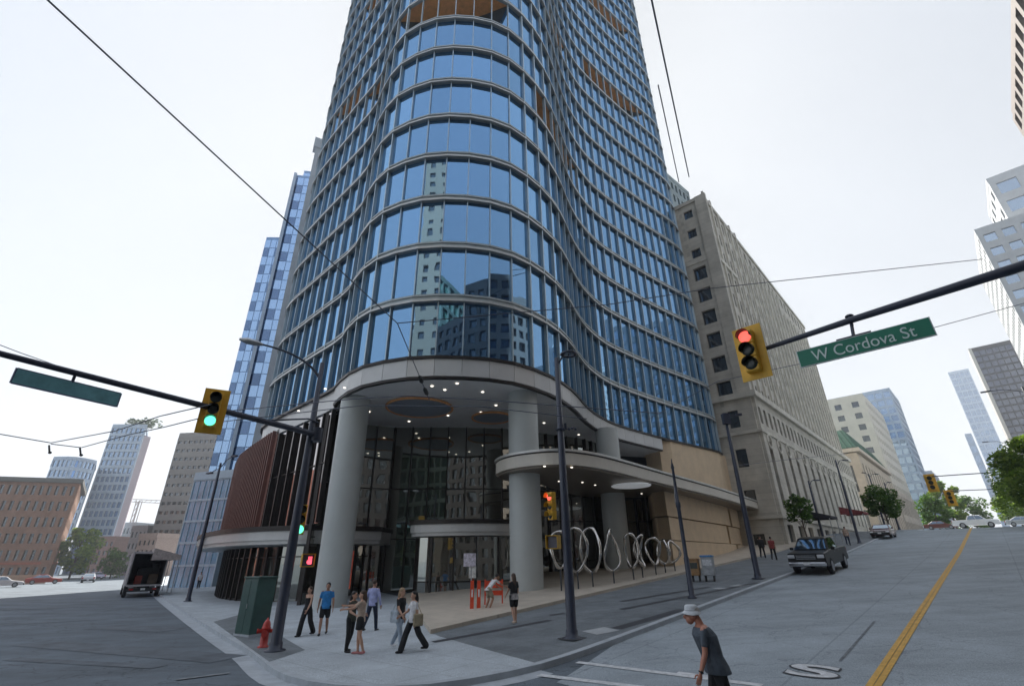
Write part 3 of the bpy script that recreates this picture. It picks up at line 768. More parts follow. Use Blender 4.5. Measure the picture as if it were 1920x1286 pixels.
# the white lettered panel at the far end of the stone wall, too small to read: white bars and rings
mb = MB(); a = Vector((25.5, 57.9)); b = Vector((28.2, 61.5)); t = (b - a).normalized(); n = Vector((t.y, -t.x))
part('sign_panel', mb.bar(v3(a + n * .3, 10.3), v3(b + n * .3, 10.3), .12, 2.6), mat('sign_grey', (.42, .45, .45), .5, var=.25, scale=2), T, True)
mb = MB(); rr = random.Random(3)
for r_ in range(4):
    for c in range(4):
        q = a + t * (.55 + c * 1.05) + n * .38; z = 11.3 - r_ * .62
        if (r_ + c) % 3: mb.ring(v3(q, z), (n.x, n.y, 0), .22, .05, 14, 4)
        else: mb.bar(v3(q - t * .3, z), v3(q + t * .3, z), .04, .12)
part('sign_figure', mb, mat('sign_white', (.85, .87, .87), .5, var=.05), T, True)
# lower glazing under the canopy then the stepped stone block wall
glazed([(2.8, 40.8), (5.6, 41.3), (9.6, 42.4), (12.2, 43.0)], .9, zc0, 10, rows=(.25, .7))
SW = [(12.0, 41.4), (11.6, 38.4), (13.4, 40.6), (17.2, 45.6), (21, 50.6), (24.7, 56), (27.0, 60.4), (27.4, 62.5)]
def stone_row(z0, z1, ins, joints):
    mb = MB(); P = [Vector(p) for p in SW]; P = offset_line(P, ins)
    n_ = 40; Q = [at_frac(P, i / n_) for i in range(n_ + 1)]
    for i, (a, b) in enumerate(zip(Q, Q[1:])):
        if i in joints: continue
        mb.hexa([v3(a, z0), v3(b, z0), v3(b, z0) + Vector((-.7, .6, 0)), v3(a, z0) + Vector((-.7, .6, 0)), v3(a, z1), v3(b, z1), v3(b, z1) + Vector((-.7, .6, 0)), v3(a, z1) + Vector((-.7, .6, 0))])
    part('stone_course', mb, M_STONE, T, True)
stone_row(5.55, zc0 + .01, 0, (26,)); stone_row(3.85, 5.47, .12, (24,)); stone_row(.6, 3.78, 0, (27,))
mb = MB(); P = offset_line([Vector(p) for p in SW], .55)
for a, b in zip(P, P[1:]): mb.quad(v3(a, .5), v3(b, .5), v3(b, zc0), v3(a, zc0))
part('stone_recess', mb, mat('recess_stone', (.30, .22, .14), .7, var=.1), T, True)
# ------------------------------------------------------------------ other buildings
M_HST = mat('grey_limestone', (.56, .53, .46), .8, var=.13, scale=.5, bump=.2, pattern=dict(sx=1.6, sy=.7, mortar=.02, dark=.72, alt=.86, wall=1))
M_HLT = mat('pale_limestone', (.64, .61, .53), .8, var=.12, scale=.6, pattern=dict(sx=1.6, sy=.7, mortar=.02, dark=.75, alt=.88, wall=1))
M_WDK = glass_mat('window_dark', (.40, .44, .48), (.02, .022, .024), refl=.18, rough=.06)
M_WBL = glass_mat('window_blue', (.42, .60, .86), (.02, .05, .09), refl=.45, rough=.04)
M_WSK = glass_mat('window_sky', (.62, .74, .88), (.05, .08, .10), refl=.55, rough=.05)
M_GRN = mat('copper_green', (.09, .19, .13), .6, var=.2, scale=1.5)
M_BRZ = mat('dark_cornice', (.12, .12, .11), .7, var=.1)
# --- stone hotel
A0, A1 = Vector((28.9, 55.2)), Vector((69.4, 100.6))
hd = (A1 - A0).normalized(); hn = Vector((hd.y, -hd.x)); HL = (A1 - A0).length
r = thing('stone_hotel', 'long grey stone hotel with ribbed upper floors beside the blue glass tower', 'hotel', (45, 80, 3.5))
ZC, ZH = 20.2, 51.5
base = rect(A0, A1, 24); w = MB(); w.prism(base, 1.5, ZC)
up_ = rect(A0 + hd * .6 - hn * .7, A1 - hn * .7, 22); w.prism(up_, ZC, ZH)
wn = []
face_grid(w, wn, A0, A1, 1.5, 6.6, 13, 1, .5, .7, .35)
wn2 = []
face_grid(w, wn2, A0, A1, 6.6, 16., 15, 1, .34, .82, .35, ext=True)
face_grid(w, wn, A0, A1, 16., ZC, 30, 1, .45, .5, .35)
face_grid(w, wn, base[3], A0, 1.5, ZC, 5, 4, .26, .45, .3, ext=False)
face_grid(w, wn, up_[3], up_[0], ZC, 41, 5, 6, .42, .6, .45, ext=False)
face_grid(w, wn, up_[3], up_[0], 41, ZH, 5, 3, .3, .4, .3, ext=False)
face_grid(w, wn, up_[0], up_[1], ZC, ZH, 22, 9, .42, .6, .3)
part('wall', w, M_HST, r, True)
add_windows(r, wn, M_WDK); 
for q in wn2:   # tall arched windows with a round head
    mb = MB(); mb.quad(*q[:4]); part('arched_window', mb, M_WDK, r, True)
    a, b, c, d_ = q[:4]; mid = (d_ + c) / 2; hw = (c - d_).length / 2; t = (c - d_).normalized(); n3 = Vector((hn.x, hn.y, 0))
    mb = MB(); mb.ring(mid + n3 * .36 + Vector((0, 0, -.1)), n3, hw + .12, .14, 16, 6); part('window_arch', mb, M_HLT, r, True)
# ribs with uneven heads
rb_ = random.Random(2)
nR = 23
for i in range(nR):
    u = (HL - .6) * (i / (nR - 1)); p = A0 + hd * (.6 + u) - hn * .32
    h = ZH + (1.3 if (i // 2) % 2 == 0 else .5) - (0 if i < 6 else (3.2 if i < 14 else 5.5))
    mb = MB(); mb.bar(v3(p, ZC + .5), v3(p, h), .5, .3, (hn.x, hn.y, 0)); part('rib', mb, M_HLT, r, True)
for i in range(6):
    p = up_[3].lerp(up_[0], i / 5.) - hd * .35; mb = MB(); mb.bar(v3(p, ZC + .5), v3(p, ZH + .6), .55 if i not in (0, 5) else 1.6, .5, (hd.x, hd.y, 0)); part('rib', mb, M_HST, r, True)
def ledge(parent, poly, z, h, out, mt, name='cornice'):
    c = sum((Vector(p) for p in poly), Vector((0, 0))) / len(poly)
    P = []
    n = len(poly)
    for i in range(n):
        p = Vector(poly[i]); a = (p - Vector(poly[i - 1])).normalized(); b = (Vector(poly[(i + 1) % n]) - p).normalized()
        P.append(p + Vector((a.y, -a.x)) * out + Vector((b.y, -b.x)) * out)
    mb = MB(); mb.prism([(p.x, p.y) for p in P], z, z + h); return part(name, mb, mt, parent, True)
ledge(r, base, ZC + .01, .7, .75, M_HLT); ledge(r, base, 15.9, .35, .5, M_HLT); ledge(r, base, 6.4, .35, .55, M_HLT, 'string_course')
ledge(r, up_, ZH + .01, .6, .5, M_HST, 'cornice'); ledge(r, [up_[0] + (up_[1] - up_[0]) * .0, up_[0].lerp(up_[1], .12), up_[3].lerp(up_[2], .12), up_[3]], 41, .6, .55, M_HLT, 'balcony_ledge')
# taller rear wing
q = rect(pol(21.5, 84)[:2], pol(25.6, 98)[:2], 26)
tower('rear_wing_building', 'tall grey green block rising behind the stone hotel and the glass tower', 'building', q, 2, 81, mat('grey_green_wall', (.26, .31, .32), .8, var=.1, scale=.4), M_WSK, {0: dict(nx=9, nz=22, fx=.5, fz=.55), 3: dict(nx=10, nz=22, fx=.45, fz=.5)})
# --- bank with green mansard
B0, B1 = Vector((83.5, 117.)), Vector((118.5, 155))
q = rect(B0, B1, 30)
bk = tower('bank_building', 'cream classical bank building with a sloping green copper roof', 'bank', q, 4, 24.6, mat('bank_stone', (.52, .45, .36), .8, var=.1, scale=.5), M_WDK, {0: dict(nx=12, nz=2, fx=.36, fz=.7), 3: dict(nx=8, nz=2, fx=.3, fz=.6)}, depth=.5, parapet=.8)
ledge(bk, q, 25.6, .9, 1.1, mat('bank_cornice', (.58, .51, .42), .8, var=.08)); 
P = [Vector(p) for p in q]; c = sum(P, Vector((0, 0))) / 4
lo = [p + (p - c).normalized() * 1.2 for p in P]; hi = [p - (p - c).normalized() * 3.2 for p in P]
mb = MB(); mb.hexa([v3(p, 26.6) for p in lo] + [v3(p, 31.8) for p in hi]); part('mansard_roof', mb, M_GRN, bk, True)
mb = MB()
for k in range(26):
    for a, b, a2, b2 in ((lo[0], lo[1], hi[0], hi[1]), (lo[3], lo[0], hi[3], hi[0])):
        t = (k + .5) / 26; mb.bar(v3(a.lerp(b, t), 26.7), v3(a2.lerp(b2, t), 31.9), .18, .16)
part('roof_seam', mb, mat('copper_green_dark', (.05, .12, .08), .6, var=.1), bk, True, kind='stuff')
# --- low stone frontage, cream tower, blue tower beyond
q = rect(B1 + DR * 2, B1 + DR * 44, 14)
tower('stone_frontage', 'low stone office front with tall columns up the hill, below the cream building', 'building', q, 5, 21, mat('frontage_stone', (.45, .40, .33), .8, var=.14, scale=.4), M_WDK, {0: dict(nx=12, nz=2, fx=.5, fz=.75), 3: dict(nx=4, nz=2, fx=.5, fz=.7)}, depth=.6)
C0 = Vector(pol(37.75, 218)[:2]) + Vector((-.72, .69)) * 1
q = rect(C0, C0 + DR * 44, 34)
tower('cream_building', 'cream high rise with square windows above the green roofed bank', 'building', q, 5, 57, mat('cream_wall', (.60, .56, .47), .8, var=.06, scale=.3), M_WDK, {0: dict(nx=11, nz=12, fx=.42, fz=.45), 3: dict(nx=6, nz=12, fx=.4, fz=.5)}, depth=.4, parapet=1.6)
q = rect(pol(39.75, 292)[:2], Vector(pol(39.75, 292)[:2]) + DR * 30, 26)
tower('blue_office_tower', 'slim blue glass office tower behind the cream high rise up the hill', 'tower', q, 5, 77, mat('blue_frame', (.24, .34, .46), .5, var=.08, scale=.3), M_WBL, {0: dict(nx=8, nz=18, fx=.75, fz=.7), 3: dict(nx=8, nz=18, fx=.8, fz=.7)}, depth=.3)
q = rect(pol(40.6, 365)[:2], Vector(pol(40.6, 365)[:2]) + DR * 40, 30)
tower('distant_block', 'small pale grey block farthest up the hill behind the orange signals', 'building', q, 5, 45, mat('far_grey', (.32, .36, .42), .8, var=.08), M_WSK, {0: dict(nx=6, nz=9, fx=.5, fz=.5), 3: dict(nx=6, nz=9, fx=.5, fz=.5)})
# --- right side of the hill street
PR = Vector((.72, -.69))
def right_block(name, label, az, D, z1, width, depth, wallm, winm, f0, f3, z0=0, **k):
    C = Vector(pol(az, D)[:2]); return tower(name, label, 'tower' if 'tower' in name else 'building', rect(C, C + PR * width, depth), z0, z1, wallm, winm, {0: f0, 3: f3}, **k)
M_WHT = mat('white_concrete', (.52, .54, .55), .7, var=.06, scale=.4)
right_block('white_tower', 'pale office tower with a dark stepped corner on the right side of the hill', 50.3, 118, 59, 36, 26, M_WHT, M_WSK, dict(nx=14, nz=19, fx=.66, fz=.55), dict(nx=12, nz=24, fx=.5, fz=.5))
right_block('stepped_roof_block', 'pale penthouse block standing on the white tower at the right edge', 52.6, 128, 74, 30, 16, M_WHT, M_WSK, dict(nx=7, nz=3, fx=.7, fz=.6), dict(nx=4, nz=3, fx=.5, fz=.5), z0=60.1)
dt_ = right_block('dark_tower', 'dark glass tower with a pale concrete side, right of the hill street', 46.45, 200, 60.5, 16, 9, mat('dark_frame', (.05, .052, .06), .6, var=.05), glass_mat('window_black', (.22, .25, .32), (.02, .02, .03), refl=.4, rough=.1), dict(nx=11, nz=30, fx=.86, fz=.8), dict(nx=2, nz=8, fx=.05, fz=.1))
C = Vector(pol(46.45, 200)[:2]); P = [C - PR * .7 - DR * .5, C + PR * .05 - DR * .5, C + PR * .05 + DR * 9, C - PR * .7 + DR * 9]
mb = MB(); mb.prism([(p.x, p.y) for p in P], 0, 61.5); part('side_wall', mb, mat('tower_concrete', (.50, .49, .46), .8, var=.05), dt_, True)
right_block('blue_residential_tower', 'light blue glass tower left of the dark tower on the right of the hill', 44.35, 470, 126, 11, 6, mat('pale_blue_frame', (.38, .48, .60), .6, var=.06), M_WBL, dict(nx=4, nz=26, fx=.8, fz=.7), dict(nx=2, nz=26, fx=.7, fz=.7))
right_block('slim_annex_tower', 'thin low grey blue tower at the foot of the light blue tower', 43.75, 440, 75, 3, 6, MATS['blue_frame'], M_WBL, dict(nx=1, nz=12, fx=.7, fz=.7), dict(nx=2, nz=12, fx=.7, fz=.7))
right_block('street_corner_block', 'pale stone low block behind the leafy trees on the right', 48.6, 150, 14.5, 30, 20, MATS['bank_stone'], M_WDK, dict(nx=8, nz=3, fx=.5, fz=.6), dict(nx=8, nz=3, fx=.5, fz=.6))
E_ = Vector(pol(56.3, 58)[:2])
q = [E_, E_ - DR * 78, E_ - DR * 78 + PR * 22, E_ + PR * 22]
tower('near_office_block', 'tall beige gridded office block cut by the top right corner', 'building', q, 0, 40.3, mat('grid_concrete', (.26, .23, .21), .8, var=.08), M_WDK, {0: dict(nx=48, nz=17, fx=.62, fz=.6), 3: dict(nx=10, nz=17, fx=.6, fz=.6)}, depth=.35)
# --- left street
M_BTF = mat('tower_blue_panel', (.22, .36, .58), .3, metal=.4, var=.06, scale=.3)
bt = thing('stepped_blue_tower', 'stepped blue mirror glass tower with a pale fin, left of the curving tower', 'tower', (-42, 80, 0))
def checker(a, b, z0, z1, nx, nz, seed):
    rr = random.Random(seed); a = Vector(a[:2]); b = Vector(b[:2]); t = (b - a) / nx; h = (z1 - z0) / nz; bl = []; dk = []
    n = Vector((t.y, -t.x)).normalized() * .05
    for k in range(nz):
        for i in range(nx):
            p = a + t * i + n; q_ = a + t * (i + 1) + n; za = z0 + h * k + .06; zb = z0 + h * (k + 1) - .06; e = t.normalized() * .05
            (dk if (k % 2 == 0 and i % 2 == (k // 2) % 2 * 0) else bl).append((v3(p + e, za), v3(q_ - e, za), v3(q_ - e, zb), v3(p + e, zb)))
    return bl, dk
def stepped(pa, pb, depth, z1, nx, nz, nm):
    q = rect(pa, pb, depth); w = MB(); w.prism(q, 0, z1); part(nm, w, M_BTF, bt, True)
    mb = MB(); B = []; D_ = []
    for (a, b, n2) in ((q[0], q[1], nx), (q[3], q[0], nx)):
        bl, dk = checker(a, b, 1, z1 - .6, n2, nz, 1); B += bl; D_ += dk
    return B, D_
M_BMIR = glass_mat('mirror_blue', (.50, .70, .98), (.03, .07, .14), refl=.62, wob=.001)
M_BDRK = glass_mat('mirror_navy', (.26, .38, .60), (.02, .035, .07), refl=.45, wob=.001)
B, D_ = stepped(pol(-30.75, 80), pol(-15.5, 75), 26, 70., 12, 36, 'shaft')  # hidden right end stretched behind the glass tower to shade the left street
B2, D2 = stepped(pol(-32.3, 86), pol(-29.8, 84.), 20, 58.5, 4, 30, 'shoulder')
B3, D3 = stepped(pol(-29.8, 85), pol(-17, 81), 18, 76., 8, 38, 'shaft')  # unseen right end lengthened likewise to keep sun off the street
add_windows(bt, B + B2 + B3, M_BMIR, 'mirror_pane'); add_windows(bt, D_ + D2 + D3, M_BDRK, 'navy_pane')
p = Vector(pol(-28.6, 78)[:2]); mb = MB(); mb.box((p.x, p.y, 38), (1.1, 1.4, 76), .5); mb.box((p.x, p.y, 77), (2., 1.8, 2.4), .5); part('fin', mb, mat('fin_grey', (.50, .55, .60), .5, var=.08, scale=.4), bt, True)
p = Vector(pol(-30.75, 79.6)[:2]); mb = MB(); mb.box((p.x, p.y, 35), (.5, .5, 70), .5); part('corner_strip', mb, mat('strip_pale', (.50, .60, .72), .4, metal=.3, var=.06), bt, True)
q = rect(pol(-33.2, 76), pol(-29.8, 71), 12)
tower('glass_annex', 'low pale blue glass annex at the foot of the stepped blue tower', 'building', q, 0, 12.6, mat('annex_frame', (.44, .54, .62), .5, var=.05), glass_mat('annex_glass', (.55, .70, .80), (.12, .26, .38), refl=.25, rough=.2), {0: dict(nx=7, nz=5, fx=.92, fz=.9), 3: dict(nx=8, nz=5, fx=.92, fz=.9)}, depth=.12)
q = [Vector(p[:2]) for p in (pol(-35.45, 165), pol(-31, 155), pol(-30.5, 180), pol(-35.1, 195))]
tower('concrete_slab_tower', 'brown grey concrete high rise between the condominium and the blue tower', 'tower', q, 0, 35.5, mat('brown_concrete', (.24, .225, .21), .8, var=.06, scale=.2), M_WDK, {0: dict(nx=10, nz=15, fx=.7, fz=.35), 3: dict(nx=8, nz=15, fx=.7, fz=.35)}, depth=.3, parapet=1.5)
M_CND = mat('condo_panel', (.34, .42, .50), .6, var=.06, scale=.3)
q = [Vector(pol(-40.75, 235)[:2]), Vector(pol(-38.35, 228)[:2]), Vector(pol(-38.1, 245)[:2]), Vector(pol(-40.6, 252)[:2])]
cd_ = tower('condominium_tower', 'tall blue grey condominium tower with planting on its roof', 'tower', q, 0, 51, M_CND, M_WBL, {0: dict(nx=7, nz=17, fx=.8, fz=.66), 3: dict(nx=6, nz=17, fx=.8, fz=.66)}, depth=.4)
q2 = [Vector(pol(-38.34, 228)[:2]), Vector(pol(-37.75, 231)[:2]), Vector(pol(-37.7, 246)[:2]), Vector(pol(-38.1, 245)[:2])]; w = MB(); w.prism(q2, 0, 48); part('stair_wing', w, mat('pink_panel', (.36, .30, .33), .7, var=.05), cd_, True)
mb = MB(); rr = random.Random(5)
for k in range(240):
    c = Vector(q[0]).lerp(Vector(q[1]), .15 + rr.random() * .85) + Vector((rr.uniform(0, 3), rr.uniform(1, 5))); z = 51.5 + rr.random() * 3.2
    a = rr.random() * 6; s = .9; d1 = Vector((math.cos(a), math.sin(a), rr.uniform(-.5, .5))) * s; d2 = Vector((-math.sin(a), math.cos(a), rr.uniform(-.3, .9))) * s; o = v3(c, z)
    mb.quad(o, o + d1, o + d1 + d2, o + d2)
part('roof_planting', mb, mat('roof_leaf', (.13, .19, .08), .8, var=.3), cd_, True, kind='stuff')
ptop = [Vector(pol(-43.9 + i * .27, 215 - 3.5 * math.sin(i / 10 * math.pi)))[:2] for i in range(11)]
q = [Vector(p) for p in ptop] + [Vector(pol(-41, 235)[:2]), Vector(pol(-44, 235)[:2])]
f = {i: dict(nx=1, nz=11, fx=.85, fz=.66) for i in range(10)}
tower('rounded_condominium', 'shorter blue condominium with a rounded corner, behind the brick block', 'tower', q, 0, 34.5, MATS['pale_blue_frame'], M_WBL, f, depth=.3, parapet=.6)
M_BRK = mat('brown_brick', (.27, .15, .10), .85, var=.14, scale=.8, pattern=dict(sx=.5, sy=.18, mortar=.02, dark=.7, wall=1))
q0, q1 = Vector(pol(-50.5, 158)[:2]), Vector(pol(-41.75, 146)[:2])
q = [q0, q1, Vector(pol(-41.45, 172)[:2]), Vector(pol(-49.5, 186)[:2])]
br = thing('brick_block', 'six storey brown brick warehouse block on the far left of the street', 'building', (-110, 110, 0))
w = MB(); w.prism(q, 0, 19.4); wn = []
face_grid(w, wn, q[0], q[1], 0, 19.4, 19, 6, .5, .6, .35); face_grid(w, wn, q[1], q[2], 0, 19.4, 10, 6, .4, .5, .35, ext=False)
part('wall', w, M_BRK, br, True); add_windows(br, wn, M_WDK)
ledge(br, q, 19.45, .9, .9, M_BRZ); ledge(br, q, 3.1, .4, .5, mat('red_band', (.35, .10, .06), .8, var=.15), 'string_course')
# small far buildings closing the left street
for k, (a0, a1, D, z, c, lb) in enumerate(((-39.3, -38.0, 205, 10, (.26, .17, .15), 'small red brown block in front of the condominium tower'), (-37.9, -36.9, 250, 17, (.34, .36, .38), 'narrow grey block under the construction crane'), (-37., -35.9, 190, 12.5, (.22, .2, .2), 'dark low block left of the brown concrete tower'), (-36.3, -35.0, 150, 8.5, (.33, .24, .2), 'low brick shop at the foot of the brown concrete tower'))):
    q = rect(pol(a0, D), pol(a1, D - 4), 14)
    tower('far_building', lb, 'building', q, 0, z, mat('far_wall_%s' % 'abcd'[k], c, .85, var=.1), M_WDK, {0: dict(nx=4, nz=4, fx=.5, fz=.5)}, depth=.25)
# construction crane
c = pol(-37.15, 300); ck = thing('tower_crane', 'pale construction crane far down the left street', 'crane', (c.x, c.y, 0))
mb = MB()
for sx, sy in ((-.8, -.8), (.8, -.8), (.8, .8), (-.8, .8)): mb.bar((c.x + sx, c.y + sy, 0), (c.x + sx, c.y + sy, 31), .3, .3)
for k in range(12): mb.bar((c.x - .8, c.y - .8, k * 2.6), (c.x + .8, c.y - .8, k * 2.6 + 2.6), .2, .2)
M_CRN = mat('crane_paint', (.45, .38, .36), .6, var=.1)
part('mast', mb, M_CRN, ck, True); mb = MB(); d = Vector((.8, .6, 0))
for o in (-.6, .6): mb.bar(c + Vector((0, 0, 31 + o)) - d * 5, c + Vector((0, 0, 31 + o)) + d * 16, .3, .3)
for k in range(10): mb.bar(c + Vector((0, 0, 30.4)) + d * (k * 2 - 4), c + Vector((0, 0, 31.6)) + d * (k * 2 - 3), .2, .2)
part('jib', mb, M_CRN, ck, True); mb = MB(); mb.box((c.x - 3.6, c.y - 2.8, 30), (1.6, 1.6, 2)); part('counterweight', mb, M_CRN, ck, True)
# --- across the intersection, seen in the glass
def behind(name, label, x, y, wx, dy, z, wallm, winm, nx, nz, fx=.55, fz=.55, rot=0, cat='building', depth=.4):
    ca, sa = math.cos(rot), math.sin(rot)
    P = [Vector((x + a * ca - b * sa, y + a * sa + b * ca)) for a, b in ((wx / 2, dy / 2), (-wx / 2, dy / 2), (-wx / 2, -dy / 2), (wx / 2, -dy / 2))]
    tower(name, label, cat, P, 0, z, wallm, winm, {0: dict(nx=nx, nz=nz, fx=fx, fz=fz), 1: dict(nx=max(2, int(nx * dy / wx)), nz=nz, fx=fx, fz=fz), 3: dict(nx=max(2, int(nx * dy / wx)), nz=nz, fx=fx, fz=fz)}, depth=depth)
M_BEI = mat('beige_concrete', (.30, .25, .19), .8, var=.06)
behind('beige_slab_tower', 'beige slab tower across the intersection, mirrored in the curved glass', -25, -42, 9, 22, 92, M_BEI, M_WDK, 3, 28, .4, .5, cat='tower')
behind('green_glass_tower', 'green glass tower with white diagonal bands, mirrored in the curved glass', -8, -48, 14, 18, 60, mat('green_frame', (.24, .32, .28), .5, var=.06), glass_mat('green_glass', (.35, .60, .52), (.02, .06, .05), refl=.4), 6, 16, .82, .75, .5, cat='tower')
behind('black_office_tower', 'black office tower across the street, mirrored in the curved glass', 8, -44, 12, 18, 66, mat('black_panel', (.04, .045, .055), .4, var=.1), MATS['window_black'], 8, 18, .8, .6, cat='tower')
behind('cream_corner_block', 'cream stone corner block across the street, mirrored in the curved glass', 22, -36, 15, 18, 40, mat('cream_stone_dark', (.30, .27, .21), .8, var=.1), M_WDK, 5, 10, .5, .6, -.2)  # one even, darker cream stone over the whole block
behind('red_brick_station', 'red brick station with white bands across the left street', -74, 47, 38, 16, 17, mat('station_brick', (.26, .10, .07), .85, var=.12), M_WDK, 12, 3, .45, .6, -.925)
behind('white_balcony_tower', 'white tower striped with balconies, mirrored in the lobby glass', -42, -60, 18, 18, 58, mat('balcony_white', (.42, .42, .41), .7, var=.05), M_WDK, 4, 20, .92, .55, .3, cat='tower')
# ------------------------------------------------------------------ poles, signals, signs, wires
M_POLE = mat('pole_paint', (.022, .030, .055), .45, var=.12, scale=2, coat=.15)
M_YSG = mat('signal_yellow', (.72, .42, .04), .5, var=.1, scale=4)
M_SDK = mat('signal_dark', (.015, .017, .018), .6, var=.1)
M_RED = mat('lens_red', (.5, .05, .04), .4, var=0, emit=(1, .12, .09), es=.27)
M_GRL = mat('lens_green', (.08, .5, .3), .4, var=0, emit=(.14, 1, .60), es=.28)
M_OFF = mat('lens_off', (.03, .04, .035), .25, var=0)
M_SGN = mat('sign_green', (.012, .19, .12), .45, var=.05)
M_SGB = mat('sign_backlit', (.16, .38, .42), .45, var=.15, scale=3)  # paler green: light passing through the panel is put into its colour
M_STL = mat('galvanised_steel', (.42, .44, .46), .35, metal=.8, var=.1)
M_WPAINT = mat('white_paint', (.78, .79, .8), .5, var=.04)
M_STICK = mat('paper_sticker', (.6, .62, .64), .7, var=.2, scale=9)
def gnd(p, off=KH): return Vector((p[0], p[1], gz(p[0], p[1]) + off))

def signal_head(name, label, loc, face_az, lit, tilt=0., s=1., plate=True, group=None):
    """three lens head; local -Y is the facing side; face_az: azimuth (deg from +Y to +X) the lenses look towards"""
    r = thing(name, label, 'traffic light', loc, math.pi - math.radians(face_az), group)
    r.scale = (s, s, s); r.rotation_euler.y = tilt
    mb = MB()
    for k in range(3): mb.box((0, .02, -.36 * (k - 1)), (.33, .22, .35))
    bevel(part('housing', mb, M_YSG, r), .02)
    if plate:
        mb = MB(); w, h, i = .34, .70, .17
        mb.box((0, .14, 0), (.70, .02, 1.42)); o = part('backplate', mb, M_YSG, r); bevel(o, .03)
    for k, col in enumerate(('r', 'a', 'g')):
        z = .36 * (1 - k); mb = MB()
        mb.tube([(0, -.095, z), (0, -.115, z), (0, -.128, z), (0, -.135, z)], [.15, .135, .08, .001], 20)
        part('lens', mb, (M_RED if col == 'r' else M_GRL) if lit == col else M_OFF, r, label=('lit %s lens' % {'r': 'red', 'g': 'green'}[col]) if lit == col else None)
        mb = MB(); n = 16     # visor: upper three quarters of a tube
        for j in range(n):
            a0 = math.radians(-12 + 204 * j / n); a1 = math.radians(-12 + 204 * (j + 1) / n); R0 = .16
            for rr, fl in ((R0, 0), (R0 - .008, 1)):
                A = (rr * math.cos(a0), -.09, z + rr * math.sin(a0)); B = (rr * math.cos(a1), -.09, z + rr * math.sin(a1))
                L0 = .19
                q = [A, B, (B[0], -.09 - L0, B[2]), (A[0], -.09 - L0, A[2])]
                mb.quad(*(q if fl else q[::-1]))
        part('visor', mb, M_SDK if plate else M_YSG, r)
    return r
def ped_signal(label, loc, face_az, lit=None):
    r = thing('pedestrian_signal', label, 'crossing signal', loc, math.pi - math.radians(face_az), 'pedestrian signals')
    mb = MB(); mb.box((0, .05, 0), (.42, .2, .42)); bevel(part('housing', mb, M_YSG, r), .02)
    mb = MB(); mb.box((0, -.06, 0), (.35, .02, .35)); part('face', mb, mat('ped_face', (.10, .10, .13), .4, var=.05), r)
    mb = MB(); mb.box((0, -.12, .2), (.42, .16, .015)); mb.box((-.2, -.12, 0), (.015, .16, .4)); mb.box((.2, -.12, 0), (.015, .16, .4)); part('visor', mb, M_YSG, r)
    if lit:   # raised hand
        mb = MB(); mb.box((.06, -.075, -.06), (.13, .01, .13))
        for k in range(4): mb.box((.012 + k * .033, -.075, .06), (.022, .01, .12))
        mb.box((-.02, -.075, -.05), (.03, .01, .09)); part('hand_symbol', mb, mat('lamp_redhand', (1, .15, .2), .5, var=0, emit=(1, .1, .15), es=.3), r)
    return r
def pole_mesh(h, r0, r1, base=True):
    mb = MB(); prof = [(r0 * 1.9, 0), (r0 * 1.9, .04), (r0 * 1.25, .06), (r0 * 1.2, .22), (r0, .26), (r0 * .9 + r1 * .1, h * .3), (r1, h), (r1 * .5, h + .03), (.01, h + .04)] if base else [(r0, 0), (r1, h)]
    mb.lathe((0, 0, 0), prof, 14); return mb
# left signal pole with lamp arm and mast arm
LP = g_(515, 1220); lp = thing('signal_pole', 'dark blue signal pole with long mast arm and curved lamp arm on the left corner', 'signal pole', LP)
part('shaft', pole_mesh(9.75 - LP.z, .165, .085), M_POLE, lp)
lt = atd(597, 700, 19.9); D0 = Vector((LP.x, LP.y, 0))
le = atd(488, 645, 19.2); mb = MB(); s0 = Vector((0, 0, 9.1 - LP.z)); s1 = le - LP
ctl = s0 + Vector((s1.x * .25, s1.y * .25, (s1.z - s0.z) * .8))
pts = [s0 * (1 - t) ** 2 + ctl * 2 * t * (1 - t) + s1 * t * t for t in [i / 12 for i in range(13)]]
mb.tube(pts, [.055 - .02 * i / 12 for i in range(13)], 8); part('lamp_arm', mb, M_POLE, lp)
mb = MB(); dd = (pts[-1] - pts[-2]).normalized(); mb.tube([pts[-1] - dd * .1, pts[-1] + dd * .12, pts[-1] + dd * .45, pts[-1] + dd * .75], [.05, .11, .13, .05], 10)
part('lamp_head', mb, M_STL, lp)
m0 = atd(594, 815, math.hypot(LP.x, LP.y)); m1 = atz(0, 663, m0.z + .25); md_ = (m1 - m0)
m2 = m0 + md_ * 1.45
mb = MB(); mb.tube([m0 - LP, m1 - LP, m2 - LP], [.105, .075, .06], 12); part('mast_arm', mb, M_POLE, lp)
mb = MB(); mb.tube([m0 - LP + Vector((0, 0, .45)), m0 + md_ * .05 - LP + Vector((0, 0, .5)), m0 + md_ * .25 - LP + Vector((0, 0, .0))], .03, 6)
mb.lathe(tuple(m0 - LP - Vector((0, 0, .25))), [(.2, 0), (.2, .5)], 12); part('arm_clamp', mb, M_POLE, lp)
def on_line(p, q, px, py):
    """point of the line p-q nearest to the sight line through a pixel"""
    d1 = (q - p).normalized(); d2 = ray(px, py).normalized(); w = p - Vector((0, 0, CH)); b = d1.dot(d2); a = d1.dot(w); c = d2.dot(w)
    return p + d1 * ((b * c - a) / (1 - b * b))
sp_ = on_line(m0, m1, 404, 757)
signal_head('traffic_signal', 'yellow traffic signal showing green on the left mast arm', sp_ + Vector((0, 0, -.05)) - ray(404, 757).normalized() * .2, 180 - 33 + 6 - 3, 'g')
a = on_line(m0, m1, 222, 742); b = on_line(m0, m1, 26, 700); hz = Vector((0, 0, 1))
sg = thing('street_sign', 'backlit green street name sign hanging from the left mast arm', 'street sign', (a + b) / 2)
cz = Vector((0, 0, -.42)); u = (b - a).normalized()
